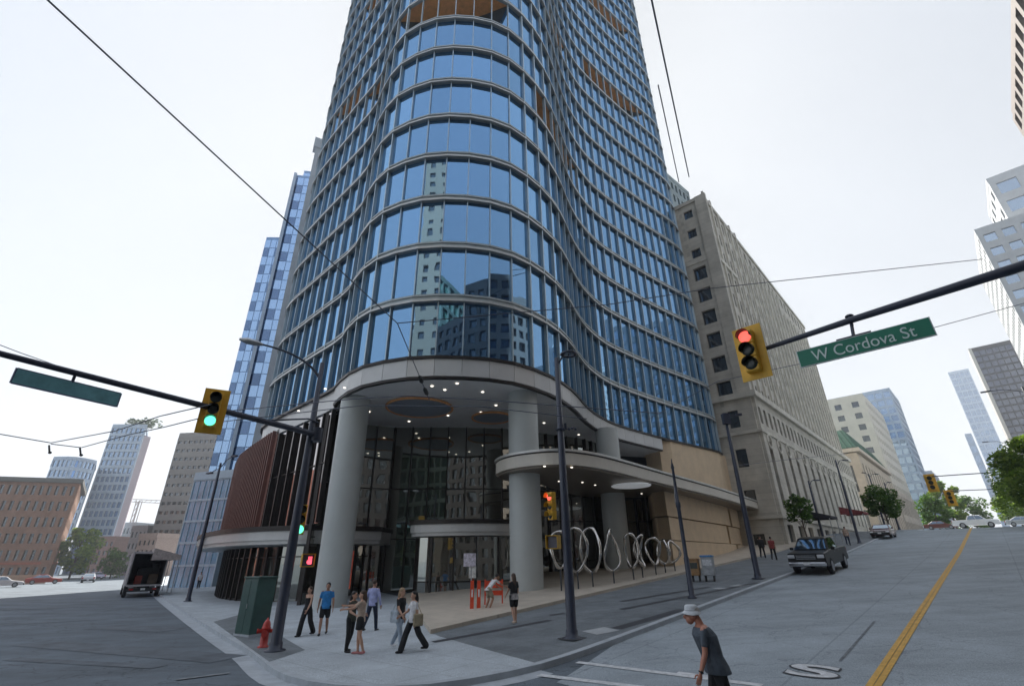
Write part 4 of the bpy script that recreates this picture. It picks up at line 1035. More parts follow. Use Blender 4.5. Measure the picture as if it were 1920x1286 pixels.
mb = MB(); mb.bar((a - b) / 2 + cz + Vector((0, 0, .0)), (b - a) / 2 + cz, .06, .36); part('panel', mb, M_SGB, sg)
mb = MB()
for q_ in ((a - b) / 2, (b - a) / 2): mb.bar(q_ + cz - hz * .19, q_ + cz + hz * .19, .07, .03)
mb.bar((a - b) / 2 + cz + hz * .185, (b - a) / 2 + cz + hz * .185, .07, .02); mb.bar((a - b) / 2 + cz - hz * .185, (b - a) / 2 + cz - hz * .185, .07, .02); part('rim', mb, mat('sign_rim', (.10, .12, .22), .5, var=.05), sg)
mb = MB(); mb.tube([cz + hz * .15, hz * .0], .035, 8); part('hanger', mb, M_POLE, sg)
cm = on_line(m0, m1, 22, 668); mb = MB(); mb.tube([(0, 0, .02), (0, 0, .30)], .03, 6); mb.ell((0, 0, .3), (.1, .1, .08)); mb.tube([(0, 0, 0), (.0, -.1, -1.2)], .045, 6)
solo('signal_bracket', mb, M_POLE, 'small bracket and drop tube at the far end of the left mast arm', 'bracket', loc=cm)
# lower signals on the left pole
c = atd(560, 985, 19.3); signal_head('traffic_signal', 'yellow traffic signal with glowing green lens low on the left pole', c + Vector((.05, 0, .2)), 158, 'g', s=.92, plate=False)
c = atd(577, 1050, 19.3); ped_signal('orange pedestrian signal with red hand on the left pole', c, 150, True)
c = atd(548, 1050, 19.6); mb = MB(); mb.box((0, 0, 0), (.34, .3, .8), .3); solo('control_box', mb, M_POLE, 'dark control box strapped low on the left signal pole', 'control box', loc=c - Vector((.1, 0, .25)))
NT = ['tall pale paper notice on the upper part of the left signal pole', 'narrow strip notice beside the tall one on the left signal pole', 'small left notice at head height on the left signal pole', 'small right notice at head height on the left signal pole', 'low wide sticker on the left signal pole']
for lab, (px, py, w, h) in zip(NT, ((527, 1040, .22, .55), (546, 1050, .1, .5), (524, 1112, .17, .32), (540, 1112, .14, .32), (532, 1135, .2, .15))):
    c = atd(px, py, 19.55); mb = MB(); mb.box((0, 0, 0), (w, .02, h), .25); solo('pole_notice', mb, M_STICK, lab, 'notice', loc=c)
# right mast arm reaching in from the right
ra = atd(1437, 653, 12.75); rb = atd(1605, 610, 12.2); rc = atd(1925, 522, 12.2); rz = ra.z
rb.z = rz + .02; rc.z = rz + .1
rbase = rc + (rc - ra).normalized() * 3.4
rp = thing('signal_mast', 'dark blue mast arm reaching in from the right edge with a green street sign', 'signal pole', (rbase.x, rbase.y, gz(rbase.x, rbase.y) + KH))
o_ = Vector(rp.location)
mb = MB(); mb.tube([ra - o_, rb - o_, rc - o_, rbase + Vector((0, 0, .15)) - o_], [.055, .075, .10, .12], 14); part('mast_arm', mb, M_POLE, rp)
part('shaft', pole_mesh(rz + .6 - o_.z, .2, .13), M_POLE, rp)
c = atd(1405, 658, 12.3); signal_head('traffic_signal', 'yellow traffic signal showing red on the right mast arm', c, 180 + 28 + 17, 'r')
a = atd(1497, 675, 12.0); b = atd(1750, 611, 11.9); u = (b - a).normalized(); nn = Vector((u.y, -u.x, 0)).normalized()
cs = (a + b) / 2; upv = (Vector((0, 0, 1)) - u * u.z).normalized()
sg = thing('street_sign', 'green W Cordova St sign with white letters under the right mast arm', 'street sign', cs)
hL = (b - a).length / 2
mb = MB(); mb.bar(-u * hL, u * hL, .05, .40, upv); part('panel', mb, mat('sign_edge', (.6, .66, .66), .5, var=.05), sg)
mb = MB(); mb.bar(-u * (hL - .02) + nn * .028, u * (hL - .02) + nn * .028, .006, .37, upv); part('sign_face', mb, M_SGN, sg)
me = text_mesh('W Cordova St', .36, .004); me.materials.append(mat('sign_letter', (.60, .72, .70), .5, var=.05))
M4 = Matrix((u, upv, nn)).transposed().to_4x4(); M4.translation = nn * .036 - upv * .02; xs_ = [v.co.x for v in me.vertices]; sc_ = 1.82 * hL * .84 / (max(xs_) - min(xs_)) 
me.transform(Matrix.Diagonal((sc_, .98, 1, 1))); me.transform(M4); part('lettering', me, None, sg)
hk = on_line(ra, rc, 1610, 640); 
mb = MB(); q = on_line(a + upv * .2, b + upv * .2, 1600, 630) - cs; q2 = on_line(ra, rc, 1600, 612) - cs
mb.tube([q2, q], .035, 8); mb.bar(q - u * .32, q + u * .32, .04, .07, upv); mb.ring(q2, u, .10, .025, 16, 6); mb.ell(q2 + Vector((0, 0, .12)), (.09, .09, .05)); part('hanger', mb, M_POLE, sg)
# centre pole with ring lamp
CP = g_(1073, 1197); hT = atd(1036, 672, math.hypot(CP.x, CP.y)).z
cp = thing('street_lamp', 'tall dark blue lamp post with a ring shaped lamp beside the hill street', 'street lamp', CP)
part('shaft', pole_mesh(hT - CP.z, .155, .085), M_POLE, cp)
c = atd(1066, 664, math.hypot(CP.x, CP.y)) - CP; mb = MB(); mb.ring(c, (0, 0, 1), .27, .055, 28, 8, 1, 1); part('ring_lamp', mb, M_POLE, cp)
mb = MB(); mb.tube([(0, 0, c.z - .45), (c.x * .35, c.y * .5, c.z - .2), (c.x * .62, c.y * .9, c.z)], .035, 8); mb.tube([c + Vector((-.27, 0, 0)), c + Vector((.27, 0, 0))], .02, 6); mb.tube([c + Vector((0, -.27, 0)), c + Vector((0, .27, 0))], .02, 6); part('lamp_arm', mb, M_POLE, cp)
c = atd(1049, 805, math.hypot(CP.x, CP.y)) - CP; mb = MB(); mb.ring((0, 0, c.z), (0, 0, 1), .13, .05, 16, 6); mb.box((.18, 0, c.z + .12), (.08, .1, .2)); mb.tube([(.1, 0, c.z), (.5, -.05, c.z + .02)], .018, 6)
for k in range(3): mb.ell((.3 + .12 * k, -.05, c.z + .03 * (k % 2)), (.05, .03, .05))
part('camera_clamp', mb, M_POLE, cp)
mb = MB(); mb.lathe((0, 0, 0), [(.45, .001), (.45, .02), (.43, .03)], 4); part('base_plate', mb, M_SLOT, cp)
c = atd(1034, 948, 17.3); signal_head('traffic_signal', 'yellow traffic signal showing red on the centre lamp post', c, 238, 'r', s=.84, plate=False)
c = atd(1038, 1016, 17.2); ped_signal('orange pedestrian signal with dark face on the centre lamp post', c, 205)
for lab, (px, py, w, h) in zip(('upper pale notice under the crossing signal on the centre lamp post', 'lower pale sticker on the centre lamp post'), ((1051, 1047, .16, .3), (1060, 1093, .18, .26))):
    mb = MB(); mb.box((0, 0, 0), (w, .02, h), 0); solo('pole_notice', mb, M_STICK, lab, 'notice', loc=atd(px, py, 16.9))
# short pole and camera pole up the hill
SPp = g_(1298, 1121); h = atd(1263, 860, math.hypot(SPp.x, SPp.y)).z - SPp.z
o = thing('post', 'slim dark post with a thin spike top standing between the two lamp posts', 'post', SPp)
mb = MB(); mb.lathe((0, 0, 0), [(.2, 0), (.2, .05), (.12, .1), (.115, 1.6), (.09, 1.65), (.085, h * .62), (.11, h * .63), (.11, h * .66), (.075, h * .67), (.06, h * .92), (.085, h * .93), (.03, h * .97), (.02, h)], 14); part('shaft', mb, M_POLE, o)
mb = MB(); mb.tube([(-.12, 0, h * .66), (.02, 0, h * .92)], .02, 6); part('conduit', mb, M_STL, o)
RP = g_(1422, 1085); h = atd(1362, 778, math.hypot(RP.x, RP.y)).z - RP.z
o = thing('lamp_post', 'tall dark post with a small box and camera at its top near the stone wall', 'lamp post', RP)
part('shaft', pole_mesh(h, .15, .08), M_POLE, o); mb = MB(); mb.box((0, -.05, h - .25), (.4, .35, .65)); part('top_box', mb, M_POLE, o)
mb = MB(); mb.tube([(.1, 0, h + .0), (.7, 0, h - .02)], .035, 6); mb.box((.85, 0, h + .03), (.36, .16, .14)); part('camera', mb, M_POLE, o)
mb = MB(); mb.lathe((0, 0, 0), [(.36, .0), (.36, .05), (.33, .06)], 4); part('base_plate', mb, M_SLOT, o)
# double headed lamp post on the left street
def lamp_simple(label, base, h, heads, group, r0=.11):
    o = thing('street_lamp', label, 'street lamp', base, 0, group); part('shaft', pole_mesh(h, r0, r0 * .55), M_POLE, o)
    for dx, dy, dz in heads:
        mb = MB(); mb.tube([(0, 0, h - .5), (dx * .5, dy * .5, h - .05 + dz * .6), (dx, dy, h + dz)], .035, 6); part('lamp_arm', mb, M_POLE, o)
        mb = MB(); t = Vector((dx, dy, 0)).normalized(); c = Vector((dx, dy, h + dz)); mb.bar(c - t * .1, c + t * .6, .24, .1); part('lamp_head', mb, M_POLE, o)
    return o
LG = 'street lamps along the pavements'
b0 = g_(352, 1127); h = atd(412, 868, math.hypot(b0.x, b0.y)).z - b0.z
lamp_simple('two headed dark street lamp on the left pavement beyond the truck', b0, h, [(1.4, -.9, .35), (-.9, .5, -.7)], LG, .15)
for lab, (px, py), tp_, hd_ in (('street lamp with one arm in front of the hotel entrance, nearest of the row', (1612, 1018), (1575, 862), [(1.2, .5, .1)]),
    ('street lamp with flower baskets further up in front of the hotel', (1665, 1003), (1632, 888), [(1.5, .7, .1), (-.8, -.4, .1)]),
    ('thin street lamp at the hotel corner behind the parked pickup', (1547, 1020), (1508, 902), [(.8, .2, .1)]),
    ('street lamp farther up the left pavement by the bank', (1690, 1003), (1650, 905), [(1, .5, .1)])):
    b = g_(px, py) if py > 1010 else None
    if b is None or math.hypot(b.x, b.y) > 120:
        d = ray(px, py); D = 88; b = gnd((d.x / math.hypot(d.x, d.y) * D, d.y / math.hypot(d.x, d.y) * D))
    h = atd(*tp_, math.hypot(b.x, b.y)).z - b.z
    lamp_simple(lab, b, h, hd_, LG, .13)
for lab, az, D, te, hd_ in (('dark street lamp leaning in at the right edge above the leafy tree', 48.4, 62, .222, [(-1.6, 1.5, .1)]), ('dark street lamp on the right pavement in front of the dark tower', 46.1, 96, .15, [(-1.5, 1.2, .1)])):
    b = gnd(pol(az, D)); lamp_simple(lab, b, 2.6 + te * D - b.z, hd_, LG, .15)
# span and trolley wires
M_WIRE = mat('wire_black', (.10, .11, .15), .5, var=0)
def wire(label, pts, r=.013, sag=0., cat='wire', name='overhead_wire'):
    P = []
    for a, b in zip(pts, pts[1:]):
        n = 14
        for i in range(n): t = i / n; q = Vector(a).lerp(Vector(b), t); q.z -= sag * 4 * t * (1 - t); P.append(q)
    P.append(Vector(pts[-1])); mb = MB(); mb.tube(P, r, 5)
    return solo(name, mb, M_WIRE, label, cat)
def ins(a, b):   # insulator
    mb = MB(); mb.tube([a, a.lerp(b, .2), a.lerp(b, .8), b], [.02, .05, .05, .02], 6); return mb
k1 = atz(745, 606, 7.6); w0 = atz(80, -8, 8.4); w3 = atz(806, 752, 7.0)
wire('long overhead wire running down from the top left corner to the canopy', [w0, k1, w3], .012)
for px, py in ((783, 714), (796, 735)):
    a = on_line(k1, w3, px, py - 8); b = on_line(k1, w3, px + 4, py + 6); mb = MB(); mb.tube([a, a.lerp(b, .2), a.lerp(b, .8), b], [.02, .06, .06, .02], 6); solo('wire_insulator', mb, M_SDK, 'dark insulator on the span wire before the canopy, %s' % ('upper one' if px == 783 else 'lower one'), 'insulator', 'wire insulators')
wire('wire crossing the tower glass from its knot towards the right mast', [k1, atz(1140, 571, 8.6), atz(1330, 541, 9.4), atz(1842, 486, 11.4)], .012)
wire('thin wire running over the stone hotel to the sign', [atz(1190, 800, 7.5), atz(1345, 715, 7.9), atz(1500, 682, 8.0), atz(1930, 566, 8.8)], .010)
wire('upper trolley wire crossing in front of the entrance canopy', [atz(395, 760, 7.6), atz(430, 770, 7.6), atz(660, 748, 7.4), atz(760, 742, 7.3), atz(900, 749, 7.2), atz(1240, 775, 7.0)], .016)
wire('lower trolley wire crossing in front of the entrance canopy', [atz(420, 790, 7.4), atz(680, 760, 7.2), atz(900, 762, 7.1), atz(1100, 785, 7.0)], .016)
wire('upper left trolley wire behind the green signal', [atz(-10, 812, 6.9), atz(95, 830, 6.9), atz(215, 808, 6.9), atz(300, 780, 6.9), atz(395, 758, 6.9)], .018)
wire('lower left trolley wire reaching the green signal', [atz(95, 832, 6.9), atz(152, 839, 6.9), atz(240, 815, 6.85), atz(310, 800, 6.85), atz(378, 783, 6.85)], .018)
wire('wire above the left mast arm', [atz(-10, 643, 8.5), atz(40, 662, 8.4), atz(140, 697, 8.0)], .012)
wire('steep overhead wire running from the top edge to the hotel corner', [atz(1220, -8, 22), atz(1292, 332, 30)], .04)
wire('second steep overhead wire beside the hotel corner', [atz(1234, 160, 26), atz(1273, 342, 30)], .035)
wire('span wire from the camera post to the hotel front', [atz(1385, 872, 9.2), atz(1490, 860, 10.2), atz(1590, 850, 12.5)], .02)
for px, py, dx in ((92, 835, 12), (150, 840, 10)):
    a = atz(px, py, 6.9); mb = MB(); mb.tube([a, a + Vector((.2, -.1, -.25))], .035, 6); mb.ell(a + Vector((.24, -.1, -.3)), (.06, .06, .05)); solo('wire_hanger', mb, M_SDK, 'small hanger under the left trolley wires, %s one' % ('left' if px == 92 else 'right'), 'wire hanger', 'wire hangers')

# ------------------------------------------------------------------ street furniture
# green utility cabinet
cb = g_(470, 1190); o = thing('utility_cabinet', 'tall dark green utility cabinet on the left corner pavement', 'cabinet', cb, -.55)
M_CAB = mat('cabinet_green', (.03, .085, .075), .45, var=.12, scale=2, coat=.2)
mb = MB(); mb.box((0, 0, 1.0), (.95, .75, 1.9)); bevel(part('body', mb, M_CAB, o), .02)
mb = MB(); mb.box((0, 0, 1.98), (1.03, .83, .06)); bevel(part('lid', mb, M_CAB, o), .015)
mb = MB(); mb.box((0, 0, .03), (1.0, .8, .08)); part('plinth', mb, M_KERB, o)
for s in (-.235, .235): mb = MB(); mb.box((s, -.38, 1.0), (.45, .02, 1.76)); bevel(part('door', mb, M_CAB, o), .006)
mb = MB(); mb.box((.04, -.4, 1.0), (.03, .03, .16)); part('handle', mb, M_STL, o)
# hydrant
hb = g_(493, 1213); o = thing('fire_hydrant', 'red fire hydrant between the green cabinet and the signal pole', 'hydrant', hb, .3)
M_HYD = mat('hydrant_red', (.50, .045, .035), .45, var=.15, scale=6, coat=.2)
mb = MB(); mb.lathe((0, 0, 0), [(.17, 0), (.17, .04), (.12, .06), (.115, .5), (.14, .52), (.14, .56), (.12, .58), (.12, .62), (.10, .70), (.05, .77), (.03, .78), (.03, .83), (.001, .84)], 16); part('body', mb, M_HYD, o)
for p, q, r_ in (((0, 0, .46), (.22, 0, .46), .06), ((0, 0, .46), (-.22, 0, .46), .06), ((0, 0, .4), (0, -.2, .4), .08)):
    mb = MB(); p = Vector(p); q = Vector(q); mb.tube([p, q, q, q + (q - p).normalized() * .04], [r_, r_, r_ * 1.25, r_ * 1.2], 10); part('outlet', mb, M_HYD, o)
# orange barricade with notices, poster stand
bb = g_(893, 1146); o = thing('safety_barrier', 'orange and white construction barrier standing on the corner plaza', 'barrier', bb, .12)
M_ORG = mat('barrier_orange', (.72, .08, .03), .5, var=.1, scale=5)
for x in (-.2, .1): 
    mb = MB(); mb.box((x, 0, .62), (.17, .1, 1.2), 0, .9); part('post', mb, M_ORG, o)
    mb = MB(); mb.box((x, 0, .03), (.34, .5, .06)); part('foot', mb, M_BLACK, o)
for x in (-.2, .1):
    for z in (.72,): mb = MB(); mb.box((x, -.055, z), (.06, .01, .3)); part('reflector', mb, M_WPAINT, o)
o2 = thing('safety_barrier', 'red orange board barrier behind the crouching person on the plaza', 'barrier', g_(925, 1140) + Vector((0, .35, 0)), .1)
mb = MB(); mb.box((0, 0, .95), (.85, .05, .3)); part('board', mb, M_ORG, o2); mb = MB(); mb.box((0, 0, .6), (.85, .05, .2)); part('board', mb, M_ORG, o2)
for x in (-.4, .4): mb = MB(); mb.box((x, 0, .58), (.06, .06, 1.16)); part('post', mb, M_ORG, o2); mb = MB(); mb.box((x, 0, .03), (.08, .5, .06)); part('foot', mb, M_BLACK, o2)
pb = g_(880, 1135) + Vector((0, .8, 0)); o = thing('notice_board', 'white notices and posters on a stand before the entrance glass', 'notice board', pb, .1)
mb = MB(); mb.box((-.1, 0, 2.0), (.62, .03, .62)); part('poster', mb, mat('poster_lilac', (.58, .56, .66), .6, var=.35, scale=6), o)
mb = MB(); mb.box((.05, .05, 1.42), (.36, .03, .52)); part('poster', mb, mat('poster_white', (.62, .64, .62), .6, var=.3, scale=7), o)
mb = MB(); mb.tube([(0, .05, 0), (0, .05, 2.3)], .03, 8); mb.box((0, .05, .03), (.5, .5, .05)); part('stand', mb, M_STL, o)
# bin and box cluster by the hill pavement
nb = g_(1322, 1090); 
def news_box(label, p, w, d, h, c, rz, top=None):
    o = thing('newspaper_box', label, 'newspaper box', p, rz, 'newspaper boxes by the stone wall'); m_ = mat('box_paint_%d' % int(c[0] * 100 + c[2] * 1000), c, .45, var=.2, scale=4)
    mb = MB(); mb.box((0, 0, .3 + (h - .3) / 2), (w, d, h - .3)); bevel(part('body', mb, m_, o), .03)
    mb = MB(); mb.box((0, 0, h + .02), (w * 1.08, d * 1.08, .1)); bevel(part('lid', mb, mat('lid_blue', top, .4, var=.1) if top else m_, o), .03)
    mb = MB(); mb.box((0, -d / 2 - .006, h - .3), (w * .75, .012, .3)); part('window', mb, M_OFF if not top else M_STICK, o)
    mb = MB()
    for sx in (-1, 1): mb.box((sx * w * .35, 0, .15), (.06, d * .7, .3))
    part('leg', mb, M_BLACK, o); return o
news_box('blue topped newspaper box with pale posters, right one of the pair', nb + Vector((.35, .1, 0)), .62, .6, 1.25, (.34, .36, .38), -.5, (.06, .22, .48))
news_box('brown ochre newspaper box beside the blue topped one', nb + Vector((-.35, .25, 0)), .5, .5, 1.1, (.30, .17, .07), -.5)
# polished ring sculpture on posts along the hill side of the plaza
M_CHR = mat('polished_steel', (.55, .53, .50), .14, metal=1, var=.04)
sc = thing('ring_sculpture', 'row of polished steel loops on short posts before the hill side glazing', 'sculpture', (5, 28, 1.2))
for k, (px, y0, y1, w, D, tw) in enumerate(((1049, 995, 1064, 28, 28.2, .3), (1080, 988, 1071, 31, 28.6, .2), (1107, 988, 1072, 29, 29.2, -.35), (1146, 991, 1069, 28, 30.5, .7), (1183, 1000, 1064, 20, 32, -.6), (1200, 1003, 1062, 20, 33, .9), (1225, 1008, 1057, 21, 34.4, .2), (1243, 1012, 1056, 16, 35.4, -.6), (1261, 1014, 1054, 20, 36.4, .5))):
    c = atd(px, (y0 + y1) / 2, D); hh = (atd(px, y0, D).z - atd(px, y1, D).z) / 2; ww = w / 2 / F * D * 1.15
    ax = Vector((math.sin(tw), -math.cos(tw), 0)); mb = MB(); n = 40; cc = []
    u_ = Vector((math.cos(tw), math.sin(tw), 0))
    for i in range(n):
        a = 2 * math.pi * i / n; kk = 1 + .07 * math.sin(3 * a + k)
        cc.append(c + u_ * (ww * math.cos(a) * kk) + Vector((0, 0, hh * math.sin(a) * (1 + .02 * math.sin(2 * a)))) + ax * (.18 * math.sin(2 * a + k)))
    rad = .078; vs = []
    for i in range(n):
        t = (cc[(i + 1) % n] - cc[i - 1]).normalized(); r1 = t.cross(ax).normalized(); r2 = t.cross(r1)
        for j in range(8): b = 2 * math.pi * j / 8; vs.append(cc[i] + (r1 * math.cos(b) + r2 * math.sin(b)) * rad * (1 + .25 * math.sin(a + i)))
    mb.smooth = True; mb.add(vs, [(i * 8 + j, i * 8 + (j + 1) % 8, ((i + 1) % n) * 8 + (j + 1) % 8, ((i + 1) % n) * 8 + j) for i in range(n) for j in range(8)]); part('loop', mb, M_CHR, sc, True)
    g = gz(c.x, c.y) + KH + .1; mb = MB(); mb.tube([(c.x, c.y, g - .3), (c.x, c.y, c.z - hh * .96)], .04, 8); part('post', mb, M_SLOT, sc, True)
# low stone plinth walls stepping up the plaza, planter
def lowwall(label, a, b, w, h):
    a = Vector(a); b = Vector(b); mb = MB(); za = gz(*a) + KH; zb = gz(*b) + KH; zt = max(za, zb) + h; t = (b - a).normalized(); n = Vector((-t.y, t.x)) * w
    mb.hexa([v3(a, za - .2), v3(b, zb - .2), v3(b + n, zb - .2), v3(a + n, za - .2), v3(a, zt), v3(b, zt), v3(b + n, zt), v3(a + n, zt)]); bevel(solo('plinth', mb, M_PLAZA, label, 'stone plinth'), .02)

# ------------------------------------------------------------------ people
DG = bpy.context.evaluated_depsgraph_get
def skin_col(n, c): return mat('skin_' + n, c, .55, var=.05, scale=8)
SK1 = skin_col('light', (.52, .31, .22)); SK2 = skin_col('tan', (.40, .22, .15)); SK3 = skin_col('red', (.48, .22, .15))
def fab(n, c, v=.22): return mat('cloth_' + n, c, .85, var=v, scale=5, bump=.8)
def remesh(mb, vox, smooth=4):
    me = mb.mesh('body', []); ob = bpy.data.objects.new('tmp', me); COL.objects.link(ob)
    r = ob.modifiers.new('r', 'REMESH'); r.mode = 'VOXEL'; r.voxel_size = vox; r.use_smooth_shade = True
    s = ob.modifiers.new('s', 'SMOOTH'); s.iterations = smooth; s.factor = .5
    out = bpy.data.meshes.new_from_object(ob.evaluated_get(DG())); bpy.data.objects.remove(ob); return out
def torso(mb, rings, n=14):
    """rings: (centre, half width, half depth, right vector)"""
    vs = []; 
    for c, a, b, u in rings:
        c = Vector(c); u = Vector(u).normalized(); w = Vector((0, 0, 1)).cross(u).normalized()
        for k in range(n):
            t = 2 * math.pi * k / n; vs.append(c + u * math.cos(t) * a + w * math.sin(t) * b)
    f = [(i * n + k, i * n + (k + 1) % n, (i + 1) * n + (k + 1) % n, (i + 1) * n + k) for i in range(len(rings) - 1) for k in range(n)]
    f.append(tuple(range(n - 1, -1, -1))); f.append(tuple((len(rings) - 1) * n + k for k in range(n))); mb.smooth = True; mb.add(vs, f)
def limb(mb, pts, rs):
    # dense tapered tube with rounded ends
    P = []; Q = []
    for i in range(len(pts) - 1):
        for j in range(4): t = j / 4; P.append(Vector(pts[i]).lerp(Vector(pts[i + 1]), t)); Q.append(rs[i] * (1 - t) + rs[i + 1] * t)
    P.append(Vector(pts[-1])); Q.append(rs[-1]); mb.tube(P, Q, 10)
    for p, r in zip(pts, rs): mb.ell(p, (r * .99, r * .99, r * .99), 8, 6)
def person(label, foot, face, h=1.72, sex='m', stride=.0, legs=None, arms=((.1, .1, .1), (.1, .1, .1)), lean=0., top=None, bot=None, shoe=None, skin=SK1, hair=None, hairlen=0, sleeves='short', botkind='trousers', vox=.017, head_dip=0., extra=None, group=None, bulk=1.):
    """local frame: faces -Y. legs: ((hip swing, knee bend) right, left) radians, + swing is forward; arms: (swing forward, outward, elbow bend)"""
    k = h / 1.75; r = thing('person', label, 'person', foot, math.pi - math.radians(face), group)
    f_ = sex == 'f'; sh = (.150 if f_ else .178) * k; hp = (.10 if f_ else .095) * k
    hipz = .93 * k; legs = legs or ((stride, .12), (-stride, .25 if stride else .05))
    th, ca = .43 * k, .42 * k
    fw_ = Vector((0, -1, 0))
    def legpts(side, sw, kn):
        hpnt = Vector((side * hp, 0, hipz)); d1 = Vector((0, -math.sin(sw), -math.cos(sw))); kp = hpnt + d1 * th
        a = sw - kn; d2 = Vector((0, -math.sin(a), -math.cos(a))); ap = kp + d2 * ca; return [hpnt, kp, ap, a]
    LR = [legpts(-1, *legs[0]), legpts(1, *legs[1])]
    low = min(LR[0][2].z, LR[1][2].z) - .075 * k
    for L_ in LR:
        for i in range(3): L_[i].z -= low
    hipz -= low; pel = Vector((0, 0, hipz))
    up_v = Vector((0, -math.sin(lean), math.cos(lean)))
    S = lambda d, y=0: pel + up_v * d * k + fw_ * y * k
    shc = S(.49); neck = S(.55, .0); headc = S(.66, .03 + head_dip * .6) - Vector((0, 0, head_dip * .04))
    ua, fa = .285 * k, .255 * k
    def armpts(side, sw, outw, el):
        s = shc + Vector((side * sh, 0, 0)) - up_v * .01
        d1 = Vector((side * math.sin(outw), -math.sin(sw), -math.cos(sw) * math.cos(outw))).normalized(); e = s + d1 * ua
        a = sw + el; d2 = Vector((side * math.sin(outw) * .4, -math.sin(a), -math.cos(a))).normalized(); w_ = e + d2 * fa; return [s, e, w_, d2]
    AR = [armpts(-1, *arms[0]), armpts(1, *arms[1])]
    X = Vector((1, 0, 0)); wd = .88 if f_ else 1.
    TR = [(S(-.06), .155 * k, .11 * k, X), (S(.02), (.17 if f_ else .165) * k, .115 * k, X), (S(.14), (.13 if f_ else .15) * k, .095 * k, X), (S(.28), (.15 * wd) * k, .105 * k, X), (S(.40), (.168 * wd) * k, .112 * k, X), (S(.455), .16 * wd * k, .092 * k, X), (S(.50), .115 * wd * k, .07 * k, X), (S(.535), .065 * k, .055 * k, X)]
    TR = [(c, a * bulk, bb * (2 * bulk - 1), u) for c, a, bb, u in TR]
    b = MB(); b.smooth = True; torso(b, TR)
    limb(b, [S(.46), neck + up_v * .06 * k + fw_ * .015], [.062 * k, .052 * k])
    # head: skull, jaw, nose, ears
    b.ell(headc + Vector((0, .012, .03)) * k, (.075 * k, .095 * k, .10 * k), 14, 10); b.ell(headc + Vector((0, -.03, -.055)) * k, (.055 * k, .062 * k, .065 * k), 12, 8)
    b.ell(headc + Vector((0, -.10, -.02)) * k, (.016 * k, .024 * k, .03 * k), 8, 6)
    for s in (-1, 1): b.ell(headc + Vector((s * .077, .015, -.01)) * k, (.014 * k, .028 * k, .036 * k), 8, 6)
    for L_ in LR: limb(b, [L_[0], L_[0].lerp(L_[1], .5), L_[1], L_[1].lerp(L_[2], .35), L_[2]], [.085 * k * (1.05 if f_ else 1), .078 * k, .055 * k, .058 * k, .036 * k])
    for s, A in zip((-1, 1), AR):
        limb(b, [A[0], A[1], A[1].lerp(A[2], .4), A[2]], [.052 * k * wd, .04 * k, .040 * k, .026 * k])
        d = A[3]; b.ell(A[2] + d * .05 * k, (.02 * k, .036 * k, .05 * k), 10, 8, d.to_track_quat('Z', 'Y').to_matrix())
    for L_ in LR:
        a = L_[2]; b.ell(a + Vector((0, -.055, -.045)) * k, (.035 * k, .11 * k, .032 * k), 10, 6)
    me = remesh(b, vox, 3)
    # hands: five bent fingers rooted in the palm
    hb = MB(); 
    for s, A in zip((-1, 1), AR):
        d = A[3]; pw = A[2] + d * .085 * k; side_v = Vector((0, -1, 0)); side_v = (side_v - d * side_v.dot(d)).normalized(); inn = d.cross(side_v).normalized()
        if inn.x * s > 0: inn = -inn
        for q in range(4):
            o = pw + side_v * (.025 - .0165 * q) * k; L_ = (.068, .078, .072, .056)[q] * k
            hb.tube([o - d * .02, o + d * L_ * .45, o + d * L_ * .8 + inn * .012, o + d * L_ * .95 + inn * .03], [.0095 * k, .0088 * k, .0078 * k, .006 * k], 6)
        o = A[2] + d * .03 * k + side_v * .03 * k; hb.tube([o, o + (d * .5 + side_v * .6) * .045 * k, o + (d * 1.1 + side_v * .55) * .06 * k], [.011 * k, .010 * k, .008 * k], 6)
    bm_v = len(me.vertices)
    me2 = hb.mesh('h', [])
    bmm = __import__('bmesh').new(); bmm.from_mesh(me); bmm.from_mesh(me2); bmm.to_mesh(me); bmm.free(); bpy.data.meshes.remove(me2)
    me.materials.append(skin); me.polygons.foreach_set('use_smooth', [True] * len(me.polygons)); body = part('body', me, None, r)
    def wear(name, mb, mt, sm=3, v=None, lab=None): m_ = remesh(mb, v or vox, sm); m_.materials.append(mt); return part(name, m_, None, r, label=lab)
    # eyes
    e = MB()
    for s in (-1, 1): e.ell(headc + Vector((s * .03, -.088, .015)) * k, (.011 * k, .006 * k, .007 * k), 6, 4)
    part('eye', e, M_BLACK, r)
    # shoes
    for L_ in LR:
        m_ = MB(); m_.smooth = True; a = L_[2]; m_.ell(a + Vector((0, -.06, -.048)) * k, (.045 * k, .135 * k, .038 * k), 12, 8); m_.ell(a + Vector((0, .01, -.03)) * k, (.042 * k, .055 * k, .05 * k), 10, 7)
        wear('shoe', m_, shoe or M_BLACK, 2, .014)
    g_x = .018 * k
    if top:
        m_ = MB(); m_.smooth = True; st = {'tank': 5, 'crop': 3}.get(sleeves, 0)
        rows = [(c, a + g_x, bb + g_x, u) for c, a, bb, u in TR]
        if sleeves == 'crop': rows = rows[2:]
        rows[0] = (rows[0][0] - up_v * .02, rows[0][1] + .012, rows[0][2] + .012, X)
        if sleeves == 'tank': rows = rows[:-2]
        torso(m_, rows[:-1] + ([(S(.515), .085 * k, .07 * k, X)] if sleeves not in ('tank',) else []))
        if sleeves != 'tank':
            for A in AR:
                e_ = {'short': .62, 'long': 1.}.get(sleeves, .45)
                if sleeves == 'long': limb(m_, [A[0] - up_v * .012, A[1], A[2]], [.058 * k * wd, .052 * k, .04 * k])
                else: limb(m_, [A[0] - up_v * .012, A[0].lerp(A[1], e_)], [.057 * k * wd, .056 * k])
        wear('top', m_, top)
